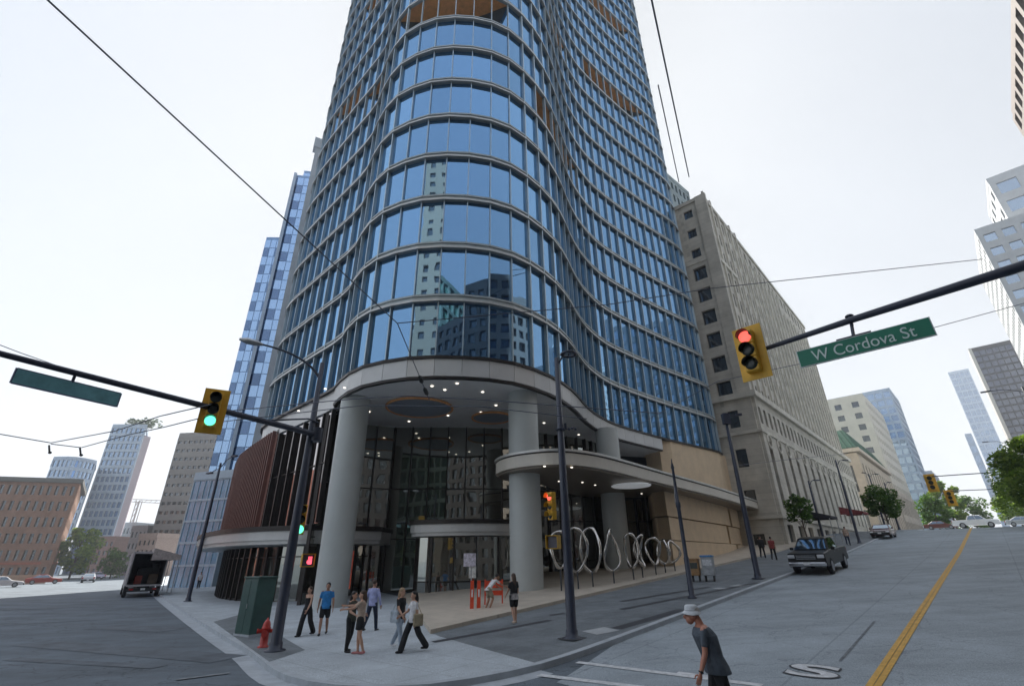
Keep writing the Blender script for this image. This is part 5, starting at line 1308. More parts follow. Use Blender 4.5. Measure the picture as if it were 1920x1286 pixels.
    if bot:
        m_ = MB(); m_.smooth = True; torso(m_, [(S(-.10), .15 * k, .12 * k, X), (S(-.03), .175 * k, .13 * k, X), (S(.03), .168 * k, .125 * k, X), (S(.09), .15 * k, .11 * k, X)])
        for L_ in LR:
            if botkind == 'trousers': limb(m_, [L_[0], L_[1], L_[2] + Vector((0, 0, .01))], [.10 * k, .075 * k, .06 * k])
            elif botkind == 'wide': limb(m_, [L_[0], L_[1], L_[2]], [.105 * k, .095 * k, .095 * k])
            elif botkind == 'shorts': limb(m_, [L_[0], L_[0].lerp(L_[1], .72)], [.10 * k, .095 * k])
            elif botkind == 'skirt': limb(m_, [L_[0], L_[0].lerp(L_[1], .45)], [.115 * k, .115 * k])
        if botkind == 'skirt': torso(m_, [(pel + Vector((0, 0, -.28)) * k, .18 * k, .14 * k, X), (pel, .175 * k, .125 * k, X)])
        wear({'shorts': 'shorts', 'skirt': 'skirt'}.get(botkind, 'trousers'), m_, bot)
    if hair:
        m_ = MB(); m_.smooth = True; m_.ell(headc + Vector((0, .028, .055)) * k, (.086 * k, .10 * k, .09 * k), 14, 10)
        if hairlen: limb(m_, [headc + Vector((0, .06, .03)) * k, headc + Vector((0, .09, -.10)) * k, headc + Vector((0, .10, -.1 - hairlen)) * k], [.08 * k, .085 * k, .06 * k])
        wear('hair', m_, hair, 2)
    if extra: extra(r, k, dict(S=S, AR=AR, LR=LR, headc=headc, pel=pel, wear=wear, up=up_v, X=X))
    return r
HB = mat('hair_brown', (.06, .035, .022), .6, var=.2, scale=20); HK = mat('hair_black', (.012, .010, .010), .5, var=.2, scale=20)
BLK = fab('black', (.016, .017, .02)); NAVY = fab('navy', (.02, .03, .06)); BLU = fab('blue', (.03, .22, .55)); LAV = fab('lavender', (.42, .46, .78)); WHT = fab('white', (.68, .68, .70)); OLV = fab('olive', (.05, .055, .045)); BEI = fab('beige', (.50, .38, .30)); JEA = fab('pale_denim', (.36, .44, .54)); GRY = fab('slate', (.085, .105, .13)); REDc = fab('dark_red', (.30, .06, .06)); KHA = fab('khaki', (.30, .27, .21))
P_ = lambda px, py: g_(px, py)
person('woman in black strappy top and black flared trousers walking beside the blue shirt', P_(570, 1192), 205, 1.68, 'f', .28, top=BLK, bot=BLK, botkind='wide', sleeves='tank', skin=SK1, hair=HB, hairlen=.02, arms=((-.2, .15, .2), (.3, .15, .3)))
person('man in bright blue t-shirt and black shorts walking towards the camera', P_(604, 1190), 170, 1.78, 'm', .16, top=BLU, bot=BLK, botkind='shorts', skin=SK2, hair=HK, arms=((-.1, .25, .15), (.1, .25, .15)))
person('person in dark olive shirt and black trousers being hugged on the corner', P_(652, 1222), 110, 1.66, 'f', .06, top=OLV, bot=BLK, skin=SK1, hair=HK, hairlen=.12, arms=((.3, .2, .9), (.3, .2, .9)))
person('woman in beige top and short black skirt with bare legs hugging her companion', P_(670, 1226), 262, 1.70, 'f', .08, top=BEI, bot=BLK, botkind='skirt', sleeves='short', skin=SK1, hair=HB, hairlen=.1, shoe=fab('pink', (.5, .2, .2)), arms=((1.1, .1, .5), (.9, .15, .6)))
person('man in lavender dress shirt and navy trousers walking away to the entrance', P_(694, 1183), 20, 1.80, 'm', .3, top=LAV, bot=NAVY, sleeves='long', skin=SK2, hair=HB, arms=((.15, .25, .1), (-.2, .25, .1)))
def bag(c, dx, col):
    def f(r, k, d):
        m_ = MB(); p = d['pel'] + Vector((dx, .05, .0)); m_.box(p, (.10, .3, .32)); o = part('bag', m_, col, r); bevel(o, .03)
        m_ = MB(); m_.tube([p + Vector((0, -.1, .15)), d['S'](.5) + Vector((dx * .7, 0, 0)), p + Vector((0, .1, .15))], .012, 5); part('strap', m_, col, r)
    return f
person('woman in black top and pale blue jeans behind the woman with the tan bag', P_(746, 1217), 120, 1.72, 'f', .3, top=BLK, bot=JEA, skin=SK1, hair=mat('hair_blond', (.32, .22, .13), .6, var=.2), hairlen=.04, shoe=WHT, arms=((.3, .15, .5), (-.1, .15, .2)), extra=bag(None, -.2, fab('white_bag', (.5, .58, .66))))
person('woman in white top and wide black trousers with long black hair and tan bag', P_(771, 1222), 235, 1.68, 'f', .42, top=WHT, bot=BLK, botkind='wide', skin=SK1, hair=HK, hairlen=.16, arms=((.4, .15, .7), (-.1, .2, .3)), extra=bag(None, .24, fab('tan_bag', (.36, .30, .20))))
def waist(r, k, d):
    m_ = MB(); m_.smooth = True; torso(m_, [(d['pel'] + Vector((0, .02, -.12)), .19, .14, d['X']), (d['pel'] + Vector((0, 0, .04)), .18, .13, d['X']), (d['pel'] + Vector((0, 0, .10)), .15, .12, d['X'])])
    d['wear']('tied_shirt', m_, fab('patterned', (.40, .38, .38), .7))
person('woman with long dark hair in black top and tiny shorts standing on the dark paving', P_(964, 1168), 330, 1.70, 'f', .12, top=BLK, bot=BLK, botkind='shorts', sleeves='short', skin=SK1, hair=HB, hairlen=.2, shoe=BEI, arms=((.1, .2, .4), (.2, .2, .5)), extra=waist)
person('person in white shirt and khaki shorts bending at the orange barrier', P_(915, 1145), 60, 1.7, 'm', 0, legs=((.5, .9), (.2, .6)), lean=.75, top=WHT, bot=KHA, botkind='shorts', skin=SK2, hair=HK, arms=((.9, .1, .3), (.7, .1, .4)))
def far_p(label, az, D, face, **kw):
    b = gnd(pol(az, D)); return person(label, b, face, vox=.022, **kw)
person('pedestrian in black walking beside the end of the stone wall', P_(1432, 1046), 40, 1.75, 'm', .3, top=BLK, bot=BLK, skin=SK2, hair=HK, sleeves='long')
person('pedestrian in dark red shirt walking up the hill past the stone wall', P_(1453, 1050), 40, 1.72, 'm', .3, top=REDc, bot=BLK, skin=SK2, hair=HK)
def fp(label, px, py, face, **kw): return person(label, g_(px, py), face, vox=.024, **kw)
fp('person in white shirt and black trousers near the far left shopfront', 371, 1103, 150, top=WHT, bot=BLK, stride=.25, hair=HK)
fp('person in black walking near the two headed lamp', 358, 1100, 320, top=BLK, bot=NAVY, stride=.3, hair=HK, sex='f', hairlen=.1)
fp('person in grey top far along the left pavement, beside the truck', 343, 1097, 140, top=GRY, bot=BLK, stride=.2, hair=HB)
fp('person in beige coat far up the pavement beyond the black pickup', 1592, 1022, 40, top=BEI, bot=NAVY, stride=.25, hair=HB)
# the man in the road with the bucket hat
def hatman(r, k, d):
    hc = d['headc']; m_ = MB(); m_.smooth = True
    c = hc + Vector((0, .01, .055))
    prof = [(.150, -.035), (.150, -.030), (.118, .012), (.108, .018), (.105, .05), (.098, .085), (.075, .10), (.02, .104)]
    n = 24; vs = []; 
    for rr_, z in prof:
        for j in range(n):
            a = 2 * math.pi * j / n; dz = z - (.012 if rr_ > .14 else 0) * math.cos(2 * a); vs.append(c + Vector((rr_ * .88 * math.cos(a), rr_ * 1.02 * math.sin(a), dz)))
    f = [(i * n + j, i * n + (j + 1) % n, (i + 1) * n + (j + 1) % n, (i + 1) * n + j) for i in range(len(prof) - 1) for j in range(n)]; f.append(tuple((len(prof) - 1) * n + j for j in range(n)))
    m_.add(vs, f); o = part('bucket_hat', m_, fab('hat_white', (.66, .70, .74), .05), r); so_ = o.modifiers.new('t', 'SOLIDIFY'); so_.thickness = .006
    m_ = MB(); m_.ring(c + Vector((0, 0, .02)), (0, 0, 1), .107, .006, 28, 6, 1.0, .9, u=(0, 1, 0)); part('hat_band', m_, fab('hat_band', (.35, .38, .42)), r)
    m_ = MB()
    for s in (-1, 1): m_.ell(hc + Vector((s * .034, -.092, .012)), (.026, .006, .018), 10, 6); m_.tube([hc + Vector((s * .06, -.085, .015)), hc + Vector((s * .08, .01, .01))], .003, 5)
    part('sunglasses', m_, M_BLACK, r)
    A = d['AR'][1]; w_ = A[2] - A[3] * .02; m_ = MB(); m_.ring(w_, A[3], .032, .010, 18, 8); m_.ell(w_ + Vector((.034, 0, 0)), (.008, .02, .02), 10, 6); part('wrist_watch', m_, M_BLACK, r)
    A = d['AR'][0]; q = A[2] + A[3] * .13; m_ = MB(); m_.box(q + Vector((0, -.03, -.02)), (.01, .09, .12), .2); part('paper', m_, M_WPAINT, r, label='white paper held in the right hand')
hm = Vector((*pol(math.degrees(math.atan2(ray(1335, 1200).x, ray(1335, 1200).y)), 9.5)[:2], 0)); hm.z = gz(hm.x, hm.y) + .01
person('man in white bucket hat and slate t-shirt crossing the hill street', hm, 282, 1.93, 'm', .22, top=GRY, bot=BLK, botkind='trousers', skin=SK3, hair=mat('hair_grey', (.35, .33, .31), .7, var=.15), bulk=1.2, arms=((-.42, .12, .08), (.12, .12, .28)), lean=.24, head_dip=.08, vox=.0095, extra=hatman)
# ------------------------------------------------------------------ vehicles
M_TYRE = mat('tyre', (.018, .018, .02), .8, var=.1); M_RIM = mat('rim', (.35, .36, .38), .3, metal=.9, var=.05)
M_CGL = glass_mat('car_glass', (.45, .55, .65), (.01, .012, .015), refl=.35, rough=.02)
M_HEAD = mat('headlamp', (.7, .72, .75), .1, var=.05, metal=.3); M_TAIL = mat('tail_lamp', (.45, .02, .02), .25, var=.05); M_CHRO = mat('chrome', (.6, .61, .63), .15, metal=1, var=.03)
def wheel(parent, x, y, r, w=.24):
    mb = MB(); mb.tube([(x - w / 2, y, r), (x - w / 2 + .03, y, r), (x + w / 2 - .03, y, r), (x + w / 2, y, r)], [r * .9, r, r, r * .9], 24); t = part('wheel', mb, M_TYRE, parent)
    s = 1 if x > 0 else -1; mb = MB(); xo = x + s * (w / 2 + .004)
    mb.tube([(xo - s * .05, y, r), (xo, y, r)], [r * .62, r * .62], 20); part('rim', mb, M_RIM, t)
def vehicle(name, label, cat, loc, rz, L, W, prof, belt, roof, paint, wh=.36, wx=None, ax=(.19, .80), rear=True, group=None, plate=True):
    """prof: lower body side outline [(y,z)] going from the front (y=-L/2) over the top to the rear; roof: greenhouse outline [(y,z)]; faces -Y"""
    r = thing(name, label, cat, loc, rz, group)
    def ext(P, w0, w1, z0, z1):
        mb = MB(); n = len(P); 
        def ww(z): t = min(1, max(0, (z - z0) / max(1e-6, z1 - z0))); return (w0 * (1 - t) + w1 * t) / 2
        vs = [(-ww(z), y, z) for y, z in P] + [(ww(z), y, z) for y, z in P]
        fs_ = [(i, (i + 1) % n, n + (i + 1) % n, n + i) for i in range(n)] + [tuple(range(n - 1, -1, -1)), tuple(range(n, 2 * n))]
        return mb.add(vs, fs_)
    zb = min(z for y, z in prof)
    bevel(part('body', ext(prof, W, W * .96, zb, belt), paint, r), .07, 3)
    zt = max(z for y, z in roof)
    cab = ext(roof, W * .93, W * .74, belt - .05, zt); o = part('cabin', cab, paint, r); bevel(o, .06, 3)
    # glass: slightly proud panels on the greenhouse sides, front and rear
    def gw(z): t = (z - belt + .05) / (zt - belt + .05); return (W * .93 * (1 - t) + W * .74 * t) / 2
    ys = [p for p in roof]; f0, f1 = roof[0], roof[1]; r0, r1 = roof[-1], roof[-2]
    def pt(a, b, t): return (a[0] + (b[0] - a[0]) * t, a[1] + (b[1] - a[1]) * t)
    for (a, b, sgn, nm) in ((f0, f1, -1, 'windscreen'), (r0, r1, 1, 'rear_window')):
        p = pt(a, b, .14); q = pt(a, b, .88); mb = MB(); e = .015 * sgn; i_ = .09
        v = [(-gw(p[1]) + i_, p[0] + e, p[1] + .01), (gw(p[1]) - i_, p[0] + e, p[1] + .01), (gw(q[1]) - i_, q[0] + e, q[1] + .01), (-gw(q[1]) + i_, q[0] + e, q[1] + .01)]
        if sgn > 0: v = v[::-1]
        mb.quad(*v); part(nm, mb, M_CGL, r)
    z_lo, z_hi = belt + .04, zt - .08
    def y_at(a, b, z): return a[0] + (b[0] - a[0]) * (z - a[1]) / (b[1] - a[1])
    for s in (-1, 1):
        yf0, yf1 = y_at(f0, f1, z_lo) + .12, y_at(f0, f1, z_hi) + .1; yr0, yr1 = y_at(r0, r1, z_lo) - .12, y_at(r0, r1, z_hi) - .1; n = 2
        for k in range(n):
            a0 = yf0 + (yr0 - yf0) * k / n + .03; b0_ = yf0 + (yr0 - yf0) * (k + 1) / n - .03; a1 = yf1 + (yr1 - yf1) * k / n + .03; b1 = yf1 + (yr1 - yf1) * (k + 1) / n - .03
            v = [(s * (gw(z_lo) + .012), a0, z_lo), (s * (gw(z_lo) + .012), b0_, z_lo), (s * (gw(z_hi) + .012), b1, z_hi), (s * (gw(z_hi) + .012), a1, z_hi)]
            mb = MB(); mb.quad(*(v if s > 0 else v[::-1])); part('side_window', mb, M_CGL, r)
        mb = MB(); mb.box((s * (W / 2 + .1), f0[0] + .35, belt + .08), (.2, .1, .15)); bevel(part('mirror', mb, paint, r), .03)
        for a in ax: wheel(r, s * (W / 2 - .11), -L / 2 + L * a, wh)
        for k in (0, 1):
            mb = MB(); yy = (yf0 + yr0) / 2 - .25 + k * (yr0 - yf0) / 2; mb.box((s * (W / 2 * .98 + .005), yy, belt - .12), (.03, .16, .03)); part('door_handle', mb, M_CHRO, r)
    fy = min(y for y, z in prof); ry = max(y for y, z in prof); fz = max(z for y, z in prof if y < fy + .12); rzz = max(z for y, z in prof if y > ry - .12)
    for s in (-1, 1):
        mb = MB(); mb.box((s * W * .38, fy - .0, fz - .16), (W * .18, .06, .17)); bevel(part('headlight', mb, M_HEAD, r), .02)
        mb = MB(); mb.box((s * W * .42, ry + .0, rzz - .2), (W * .12, .06, .24)); bevel(part('tail_light', mb, M_TAIL, r), .02)
    mb = MB(); mb.box((0, fy - .01, fz - .2), (W * .52, .04, .26)); part('grille', mb, M_SDK, r)
    for k in range(3): mb = MB(); mb.box((0, fy - .035, fz - .12 - k * .08), (W * .5, .02, .03)); part('grille_bar', mb, M_CHRO, r)
    for yy, nm in ((fy - .03, 'front_bumper'), (ry + .03, 'rear_bumper')): mb = MB(); mb.box((0, yy, zb + .16), (W * .97, .14, .22)); bevel(part(nm, mb, M_CHRO if 'pickup' in name else M_SDK, r), .04)
    if plate: mb = MB(); mb.box((0, fy - .11, zb + .2), (.32, .01, .15)); mb.box((0, ry + .11, zb + .2), (.32, .01, .15)); part('number_plate', mb, M_WPAINT, r)
    return r
def face_to(p, az): return math.pi - math.radians(az)
SEDAN = [(-2.25, .25), (-2.3, .5), (-2.2, .72), (-1.2, .86), (-.9, .92), (1.5, .96), (2.2, .95), (2.3, .6), (2.25, .28)]
SROOF = [(-1.0, .90), (-.35, 1.38), (.2, 1.44), (.95, 1.40), (1.75, .93)]
PICK = [(-2.8, .42), (-2.85, .7), (-2.8, 1.14), (-1.55, 1.22), (-1.45, 1.24), (1.0, 1.24), (2.85, 1.22), (2.88, .6), (2.8, .45)]
PROOF = [(-1.5, 1.2), (-.75, 1.84), (-.3, 1.9), (.7, 1.88), (1.05, 1.2)]
def on_road(p, off=.012): return Vector((p[0], p[1], gz(p[0], p[1]) + off))
DRAZ = 43.67
BPAINT = mat('car_black', (.007, .008, .010), .35, var=.1, coat=0, spec=.22); WPAINT = mat('car_white', (.66, .67, .68), .3, var=.04, coat=.6); LPAINT = mat('car_lilac', (.34, .32, .46), .3, var=.05, coat=.6); SPAINT = mat('car_silver', (.45, .47, .5), .3, metal=.5, var=.05, coat=.5); RPAINT = mat('car_red', (.34, .05, .04), .3, var=.05, coat=.6)
pc = on_road(Vector((18.6, 31.9)))
pk = vehicle('pickup_truck', 'black four door pickup truck parked at the kerb, facing down the hill', 'pickup truck', pc, face_to(0, DRAZ + 180), 5.7, 2.0, PICK, 1.22, PROOF, BPAINT, .42, ax=(.19, .79))
pk.rotation_euler.x = math.radians(3.9) 
# two white pickups and others crossing at the top of the hill
cr = pol(42.2, 112); vehicle('pickup_truck', 'white pickup truck crossing at the top of the hill', 'pickup truck', on_road(cr), face_to(0, DRAZ + 90), 5.7, 2.0, PICK, 1.22, PROOF, WPAINT, .42, ax=(.19, .79), group='vehicles crossing at the top of the hill')
cr = pol(45.1, 116); vehicle('parked_car', 'pale silver car to the right of the white pickup at the hill top', 'car', on_road(cr), face_to(0, DRAZ + 90), 4.6, 1.85, SEDAN, .92, SROOF, SPAINT, .33, group='vehicles crossing at the top of the hill')
cr = pol(39.9, 120); vehicle('parked_car', 'dark red car left of the white pickup at the hill top', 'car', on_road(cr), face_to(0, DRAZ + 90), 4.6, 1.85, SEDAN, .92, SROOF, mat('car_rust', (.14, .045, .035), .35, var=.1), .33, group='vehicles crossing at the top of the hill')
cr = pol(46.9, 108); vehicle('parked_car', 'black car on the far right of the crest under the tree', 'car', on_road(cr), face_to(0, DRAZ), 4.6, 1.85, SEDAN, .92, SROOF, BPAINT, .33, group='vehicles crossing at the top of the hill')
cr = pol(35.4, 70); vehicle('parked_car', 'dark red car parked by the hotel entrance beyond the black pickup', 'car', on_road(Vector(cr) + Vector((0.5, 0, 0))), face_to(0, DRAZ + 180), 4.6, 1.85, SEDAN, .92, SROOF, mat('car_maroon', (.10, .02, .025), .3, var=.05, coat=.6), .33)
LAZ = -37.
cr = g_(174, 1085); cr.z = 0; vehicle('car', 'small lilac sedan driving away on the left street', 'car', on_road(cr), face_to(0, LAZ - 35), 4.6, 1.85, SEDAN, .92, SROOF, LPAINT, .33)
cr = pol(-46.6, 88); vehicle('van', 'white van at the far left edge of the street', 'van', on_road(cr), face_to(0, 30), 5.2, 2., [(-2.6, .35), (-2.65, .7), (-2.5, 1.1), (-1.8, 1.25), (2.6, 1.25), (2.65, .6), (2.6, .4)], 1.22, [(-1.85, 1.2), (-1.1, 1.95), (-.7, 2.02), (2.4, 2.02), (2.55, 1.2)], WPAINT, .36)
cr = pol(-44.2, 105); vehicle('parked_car', 'white car parked in front of the brick block', 'car', on_road(cr), face_to(0, 48), 4.6, 1.85, SEDAN, .92, SROOF, WPAINT, .33)
cr = pol(-41.8, 118); vehicle('parked_car', 'dark red parked car near the left street tree', 'car', on_road(cr), face_to(0, 48), 4.6, 1.85, SEDAN, .92, SROOF, RPAINT, .33)
cr = pol(-39.0, 120); vehicle('parked_car', 'silver car far down the left street beyond the lilac sedan', 'car', on_road(cr), face_to(0, LAZ), 4.6, 1.85, SEDAN, .92, SROOF, SPAINT, .33)
# box truck with its rear door open
tc_ = (g_(226, 1116) + g_(303, 1117)) / 2; tc_.z = .012; td = Vector((math.sin(math.radians(-36)), math.cos(math.radians(-36)), 0))
tk = thing('box_truck', 'box truck with its rear door open driving away on the left street', 'truck', tc_ + td * .3, face_to(0, -38))
Wt, Lt, Ht = 2.75, 6.8, 3.75; z0 = .95; M_TRK = mat('truck_grey', (.30, .30, .32), .5, var=.1, scale=2); M_TIN = mat('truck_inside', (.05, .052, .055), .8, var=.2)
yr = 0.; yf = -Lt   # rear at y=0 (towards the camera), front at -L
mb = MB(); mb.box((-Wt / 2 + .04, (yr + yf) / 2, (z0 + Ht) / 2), (.08, Lt, Ht - z0)); mb.box((Wt / 2 - .04, (yr + yf) / 2, (z0 + Ht) / 2), (.08, Lt, Ht - z0)); mb.box((0, (yr + yf) / 2, Ht - .04 + .003), (Wt, Lt, .08)); mb.box((0, yf + .04, (z0 + Ht) / 2), (Wt - .17, .08, Ht - z0 - .1)); part('cargo_box', mb, M_TRK, tk)
mb = MB(); mb.box((0, (yr + yf) / 2, z0 + .05), (Wt - .17, Lt, .1)); part('load_floor', mb, M_TIN, tk)
mb = MB()
for x, z, w, h in ((-Wt / 2 + .05, (z0 + Ht) / 2, .12, Ht - z0), (Wt / 2 - .05, (z0 + Ht) / 2, .12, Ht - z0), (0, Ht - .08, Wt - .2, .18), (0, z0, Wt - .2, .14)): mb.box((x, .03, z), (w, .05, h))
part('rear_frame', mb, mat('truck_frame', (.45, .43, .44), .5, var=.08), tk)
mb = MB()
for k in range(5): mb.box((0, -.2 - k * .25, Ht - .16), (Wt - .2, .22, .03))
part('roller_door', mb, M_TRK, tk)
for x, y, z, w, d, h, c in ((-.6, -1., 0, .7, .7, .8, (.10, .07, .05)), (.5, -.9, 0, .55, .5, .7, (.22, .04, .03)), (.1, -1.9, 0, 1.2, .9, 1.3, (.03, .03, .032)), (-.7, -2.4, 0, .6, .7, 1.6, (.06, .06, .065))):
    mb = MB(); mb.box((x, y, z0 + .1 + h / 2), (w, d, h)); q = bevel(solo('load_crate', mb, mat('crate_%d' % int(c[0] * 100), c, .8, var=.2), {.10: 'brown carton in the back of the open truck', .22: 'red crate in the back of the open truck', .03: 'large dark crate deeper inside the open truck', .06: 'tall grey crate at the left inside the open truck'}[c[0]], 'crate'), .02)
    q.matrix_world = Matrix.Translation(tk.location) @ Matrix.Rotation(tk.rotation_euler.z, 4, 'Z')
mb = MB(); mb.box((0, yf - .9, 1.45), (Wt * .94, 1.7, 1.9)); bevel(part('cab', mb, M_WPAINT, tk), .12)
mb = MB(); mb.box((0, -Lt / 2 - .5, .75), (.9, Lt + 1, .25)); part('chassis', mb, M_SDK, tk)
mb = MB(); mb.box((0, .12, .62), (Wt * .95, .18, .3)); part('rear_bumper', mb, M_SDK, tk)
for s in (-1, 1):
    mb = MB(); mb.box((s * .85, .22, .66), (.3, .03, .12)); part('tail_light', mb, M_TAIL, tk)
    wheel(tk, s * (Wt / 2 - .16), -1.4, .46, .3); wheel(tk, s * (Wt / 2 - .16), yf - .9, .46, .3)
mb = MB(); mb.box((0, .22, .66), (.34, .02, .16)); part('number_plate', mb, M_WPAINT, tk)
# motorcycles on the crest
def motorbike(label, p, rz):
    o = thing('motorcycle', label, 'motorcycle', p, rz, 'motorcycles parked at the top of the hill')
    for y in (-.7, .7): 
        mb = MB(); mb.ring((0, y, .31), (1, 0, 0), .26, .06, 20, 6); part('wheel', mb, M_TYRE, o)
    mb = MB(); mb.smooth = True; mb.ell((0, -.1, .78), (.16, .32, .15)); mb.ell((0, 0, .45), (.17, .28, .2)); part('body', mb, BPAINT, o)
    mb = MB(); mb.box((0, .42, .78), (.24, .6, .1)); bevel(part('seat', mb, M_BLACK, o), .03)
    mb = MB(); mb.tube([(0, -.7, .31), (0, -.45, .95)], .03, 6); mb.tube([(-.35, -.4, 1.02), (0, -.48, .98), (.35, -.4, 1.02)], .02, 6); part('fork', mb, M_CHRO, o)
    mb = MB(); mb.tube([(.18, -.1, .35), (.2, .75, .32)], [.03, .05], 8); part('exhaust', mb, M_CHRO, o)
for i, az in enumerate((46.0, 46.6)): motorbike('dark motorcycle parked on the crest, %s of the two' % ('left' if i == 0 else 'right'), on_road(pol(az, 84)), math.radians(60))

# ------------------------------------------------------------------ trees
def leafy(mb, c, rad, n, size, rr, squash=.8):
    for _ in range(n):
        while True:
            p = Vector((rr.uniform(-1, 1), rr.uniform(-1, 1), rr.uniform(-1, 1)))
            if .25 < p.length < 1: break
        p = Vector((p.x * rad, p.y * rad, p.z * rad * squash)) + c
        a = Vector((rr.uniform(-1, 1), rr.uniform(-1, 1), rr.uniform(-.6, .6))).normalized(); b = a.cross(Vector((rr.uniform(-1, 1), rr.uniform(-1, 1), rr.uniform(-1, 1)))).normalized()
        s = size * rr.uniform(.6, 1.3); mb.m(rr.randrange(3)); mb.add([p - a * s, p - b * s * .5, p + a * s, p + b * s * .5], [(0, 1, 2, 3)])
def leafmat(name, c, tr=.35):
    if name in MATS: return MATS[name]
    m = bpy.data.materials.new(name); m.use_nodes = True; N = m.node_tree.nodes; L = m.node_tree.links; b = N['Principled BSDF']
    b.inputs['Base Color'].default_value = (*c, 1); b.inputs['Roughness'].default_value = .6
    t = N.new('ShaderNodeBsdfTranslucent'); t.inputs['Color'].default_value = (c[0] * 1.5, c[1] * 1.6, c[2] * .8, 1)
    ms = N.new('ShaderNodeMixShader'); ms.inputs[0].default_value = tr; L.new(b.outputs[0], ms.inputs[1]); L.new(t.outputs[0], ms.inputs[2]); L.new(ms.outputs[0], N['Material Output'].inputs['Surface'])
    MATS[name] = m; return m
G1 = [leafmat('leaf_a', (.07, .14, .025)), leafmat('leaf_b', (.10, .18, .03)), leafmat('leaf_c', (.045, .10, .02))]
G2 = [leafmat('leaf_lime_a', (.15, .23, .04), .45), leafmat('leaf_lime_b', (.21, .28, .06), .45), leafmat('leaf_lime_c', (.09, .15, .03), .4)]
M_BARK = mat('bark', (.10, .08, .06), .9, var=.2, scale=6)
def tree(label, base, h, cr, mats, n=2600, size=.22, trunk=.35, seed=1, cb=.3, group=None):
    rr = random.Random(seed); o = thing('street_tree', label, 'tree', base, 0, group)
    mb = MB(); mb.tube([(0, 0, -.1), (.05, 0, h * .2), (0, .05, h * .45), (.1, 0, h * .8)], [trunk * .55, trunk * .4, trunk * .3, trunk * .08], 9)
    cl = []
    for k in range(13):
        a = k * 2.4; t = cb + (1 - cb) * (k + .5) / 13; rad = cr * (.35 + .75 * math.sin(math.pi * min(1, (t - cb) / (1 - cb) * .8 + .15))) * rr.uniform(.6, .95)
        c = Vector((math.cos(a) * rad * .7, math.sin(a) * rad * .7, h * t * .93)); cl.append((c, cr * rr.uniform(.24, .46)))
        s = Vector((0, 0, h * max(.2, t - .25))); mb.tube([s, s.lerp(c, .5) + Vector((0, 0, .1)), c], [trunk * .2, trunk * .12, trunk * .03], 6)
    part('trunk', mb, M_BARK, o); mb = MB()
    for c, r_ in cl: leafy(mb, c, r_, n // 13, size, rr)
    part('crown', mb, mats, o); return o
TG = 'street trees'
def tp(az, D): return gnd(pol(az, D), 0)
tree('light green street tree before the brick block on the left', tp(-40.3, 150), 10.8, 4.6, G2, 3200, .36, .4, 3, .2, TG)
tree('broad leafy tree cut by the right edge above the kerb', tp(47.5, 80), 9.4, 5.4, G2, 8500, .24, .4, 4, .3, TG)
tree('tall sunlit lime green tree on the right pavement near the crest', tp(46.1, 96), 8.6, 4.4, G2, 7000, .2, .4, 5, .28, TG)
tree('small pale tree beyond the crest beside the silver car', tp(44.9, 128), 6.2, 3.6, G2, 3000, .25, .3, 6, .25, TG)
tree('yellow green tree behind the orange signals beyond the crest', tp(40.9, 140), 10.5, 3.6, G2, 3500, .3, .4, 7, .15, TG)
tree('round green tree left of the white pickup beyond the crest', tp(39.8, 128), 6.5, 3.2, G1, 2500, .28, .3, 8, .15, TG)
tree('further green tree behind the white pickup beyond the crest', tp(42.2, 150), 7.5, 4.2, G1, 2600, .3, .3, 9, .1, TG)
tree('dark round street tree before the hotel entrance up the hill', tp(36.3, 84), 5.6, 2.6, G1, 3200, .2, .25, 10, .42, TG)
tree('slender dark street tree just behind the black pickup', tp(29.6, 58), 5.2, 1.5, G1, 1400, .17, .2, 11, .55, TG)
tree('low green tree close behind the concrete tower shops', tp(-37.6, 150), 6, 3.2, G1, 1500, .3, .3, 12, .15, TG)
tree('broad tree across the intersection, mirrored in the lobby glass', Vector((-9, -16, 0)), 9, 4.4, G2, 5000, .25, .4, 14, .25, TG)
# orange signals up the hill
c = atd(1746, 905, 100); signal_head('traffic_signal', 'distant orange signal high in front of the yellow green tree', c, 223, None, s=1.9)
c = atd(1782, 933, 104); signal_head('traffic_signal', 'distant orange signal lower and right, before the yellow green tree', c, 223, None, s=1.7)
a0 = pol(47.3, 104); a0.z = gz(a0.x, a0.y); o = thing('signal_pole', 'distant signal gantry at the crest carrying the two orange signals', 'signal pole', a0)
e0 = atd(1740, 900, 100); e0.z = atd(1746, 893, 100).z; h = e0.z - a0.z; part('shaft', pole_mesh(h, .16, .12), M_POLE, o)
mb = MB(); mb.tube([Vector((0, 0, h)), e0 - a0], .07, 8); mb.tube([Vector((0, 0, h - 2.5)), atd(1782, 920, 104) - a0], .06, 8); part('mast_arm', mb, M_POLE, o)
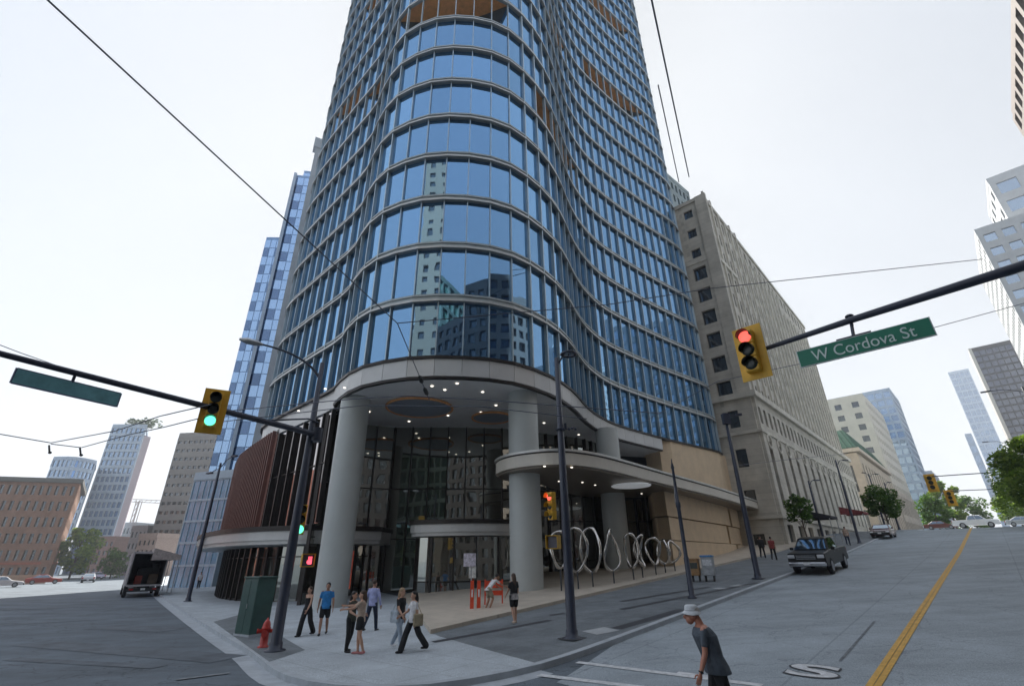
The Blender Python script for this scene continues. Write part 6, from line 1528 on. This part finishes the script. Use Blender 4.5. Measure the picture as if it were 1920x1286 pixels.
# hotel frontage: awnings and planters
for k, (az, D, lb) in enumerate(((31.2, 62.5, 'dark entrance awning of the stone hotel, nearer the pickup'), (34.0, 76, 'red brown entrance awning of the stone hotel, farther up'))):
    c = pol(az, D); o = thing('awning', lb, 'awning', (c.x, c.y, gz(c.x, c.y) + KH), -math.radians(DRAZ) + math.pi / 2)
    mb = MB(); mb.add([(-1.6, -1.2, 2.6), (1.6, -1.2, 2.6), (1.6, 1.2, 3.3), (-1.6, 1.2, 3.3), (-1.6, -1.2, 2.35), (1.6, -1.2, 2.35), (1.6, 1.2, 2.35), (-1.6, 1.2, 2.35)], [(0, 1, 2, 3), (0, 4, 5, 1), (1, 5, 6, 2), (3, 7, 4, 0)]); q = part('cover', mb, fab('awning_%d' % k, ((.03, .03, .04), (.22, .05, .05))[k]), o); q.modifiers.new('t', 'SOLIDIFY').thickness = .03
    for x in (-1.5, 1.5): mb = MB(); mb.tube([(x, -1.1, 0), (x, -1.1, 2.4)], .04, 6); part('post', mb, M_STL, o)
# awnings and canopy on the far left shops
for k, (az, D) in enumerate(((-34.1, 60), (-34.6, 70))):
    c = pol(az, D); o = thing('awning', ('pale shop awning beyond the glass annex, nearer one', 'pale shop awning down the left pavement, farther one')[k], 'awning', (c.x, c.y, KH), math.radians(37) + math.pi / 2)
    mb = MB(); mb.hexa([(-2.5, -1.2, 2.9), (2.5, -1.2, 2.9), (2.5, 1., 2.9), (-2.5, 1., 2.9), (-2.5, -1.2, 3.3), (2.5, -1.2, 3.3), (2.5, 1., 3.9), (-2.5, 1., 3.9)]); part('cover', mb, fab('awning_pale', (.46, .40, .38)), o)
    for x in (-2.3, 2.3): mb = MB(); mb.tube([(x, -1.1, 0), (x, -1.1, 2.9)], .04, 6); part('post', mb, M_STL, o)
# low beige wall and fence before the brick block
a = pol(-50, 118); b = pol(-41.7, 122); mb = MB(); mb.bar(Vector((a.x, a.y, .7)), Vector((b.x, b.y, .7)), .3, 1.4); solo('parking_wall', mb, mat('wall_tan', (.40, .29, .21), .85, var=.15, scale=.5), 'low tan brick wall in front of the brick block', 'wall')

# thin summer haze over the whole place
hz_ = MB(); hz_.box((0, 1350, 118), (5400, 6200, 250)); ho = solo('haze', hz_, [], kind='stuff')
hm_ = bpy.data.materials.new('haze_air'); hm_.use_nodes = True; N = hm_.node_tree.nodes; N.remove(N['Principled BSDF'])
pv = N.new('ShaderNodeVolumePrincipled'); pv.inputs['Color'].default_value = (.86, .92, 1, 1); pv.inputs['Density'].default_value = .0008; pv.inputs['Anisotropy'].default_value = .2
hm_.node_tree.links.new(pv.outputs[0], N['Material Output'].inputs['Volume']); ho.data.materials.append(hm_)
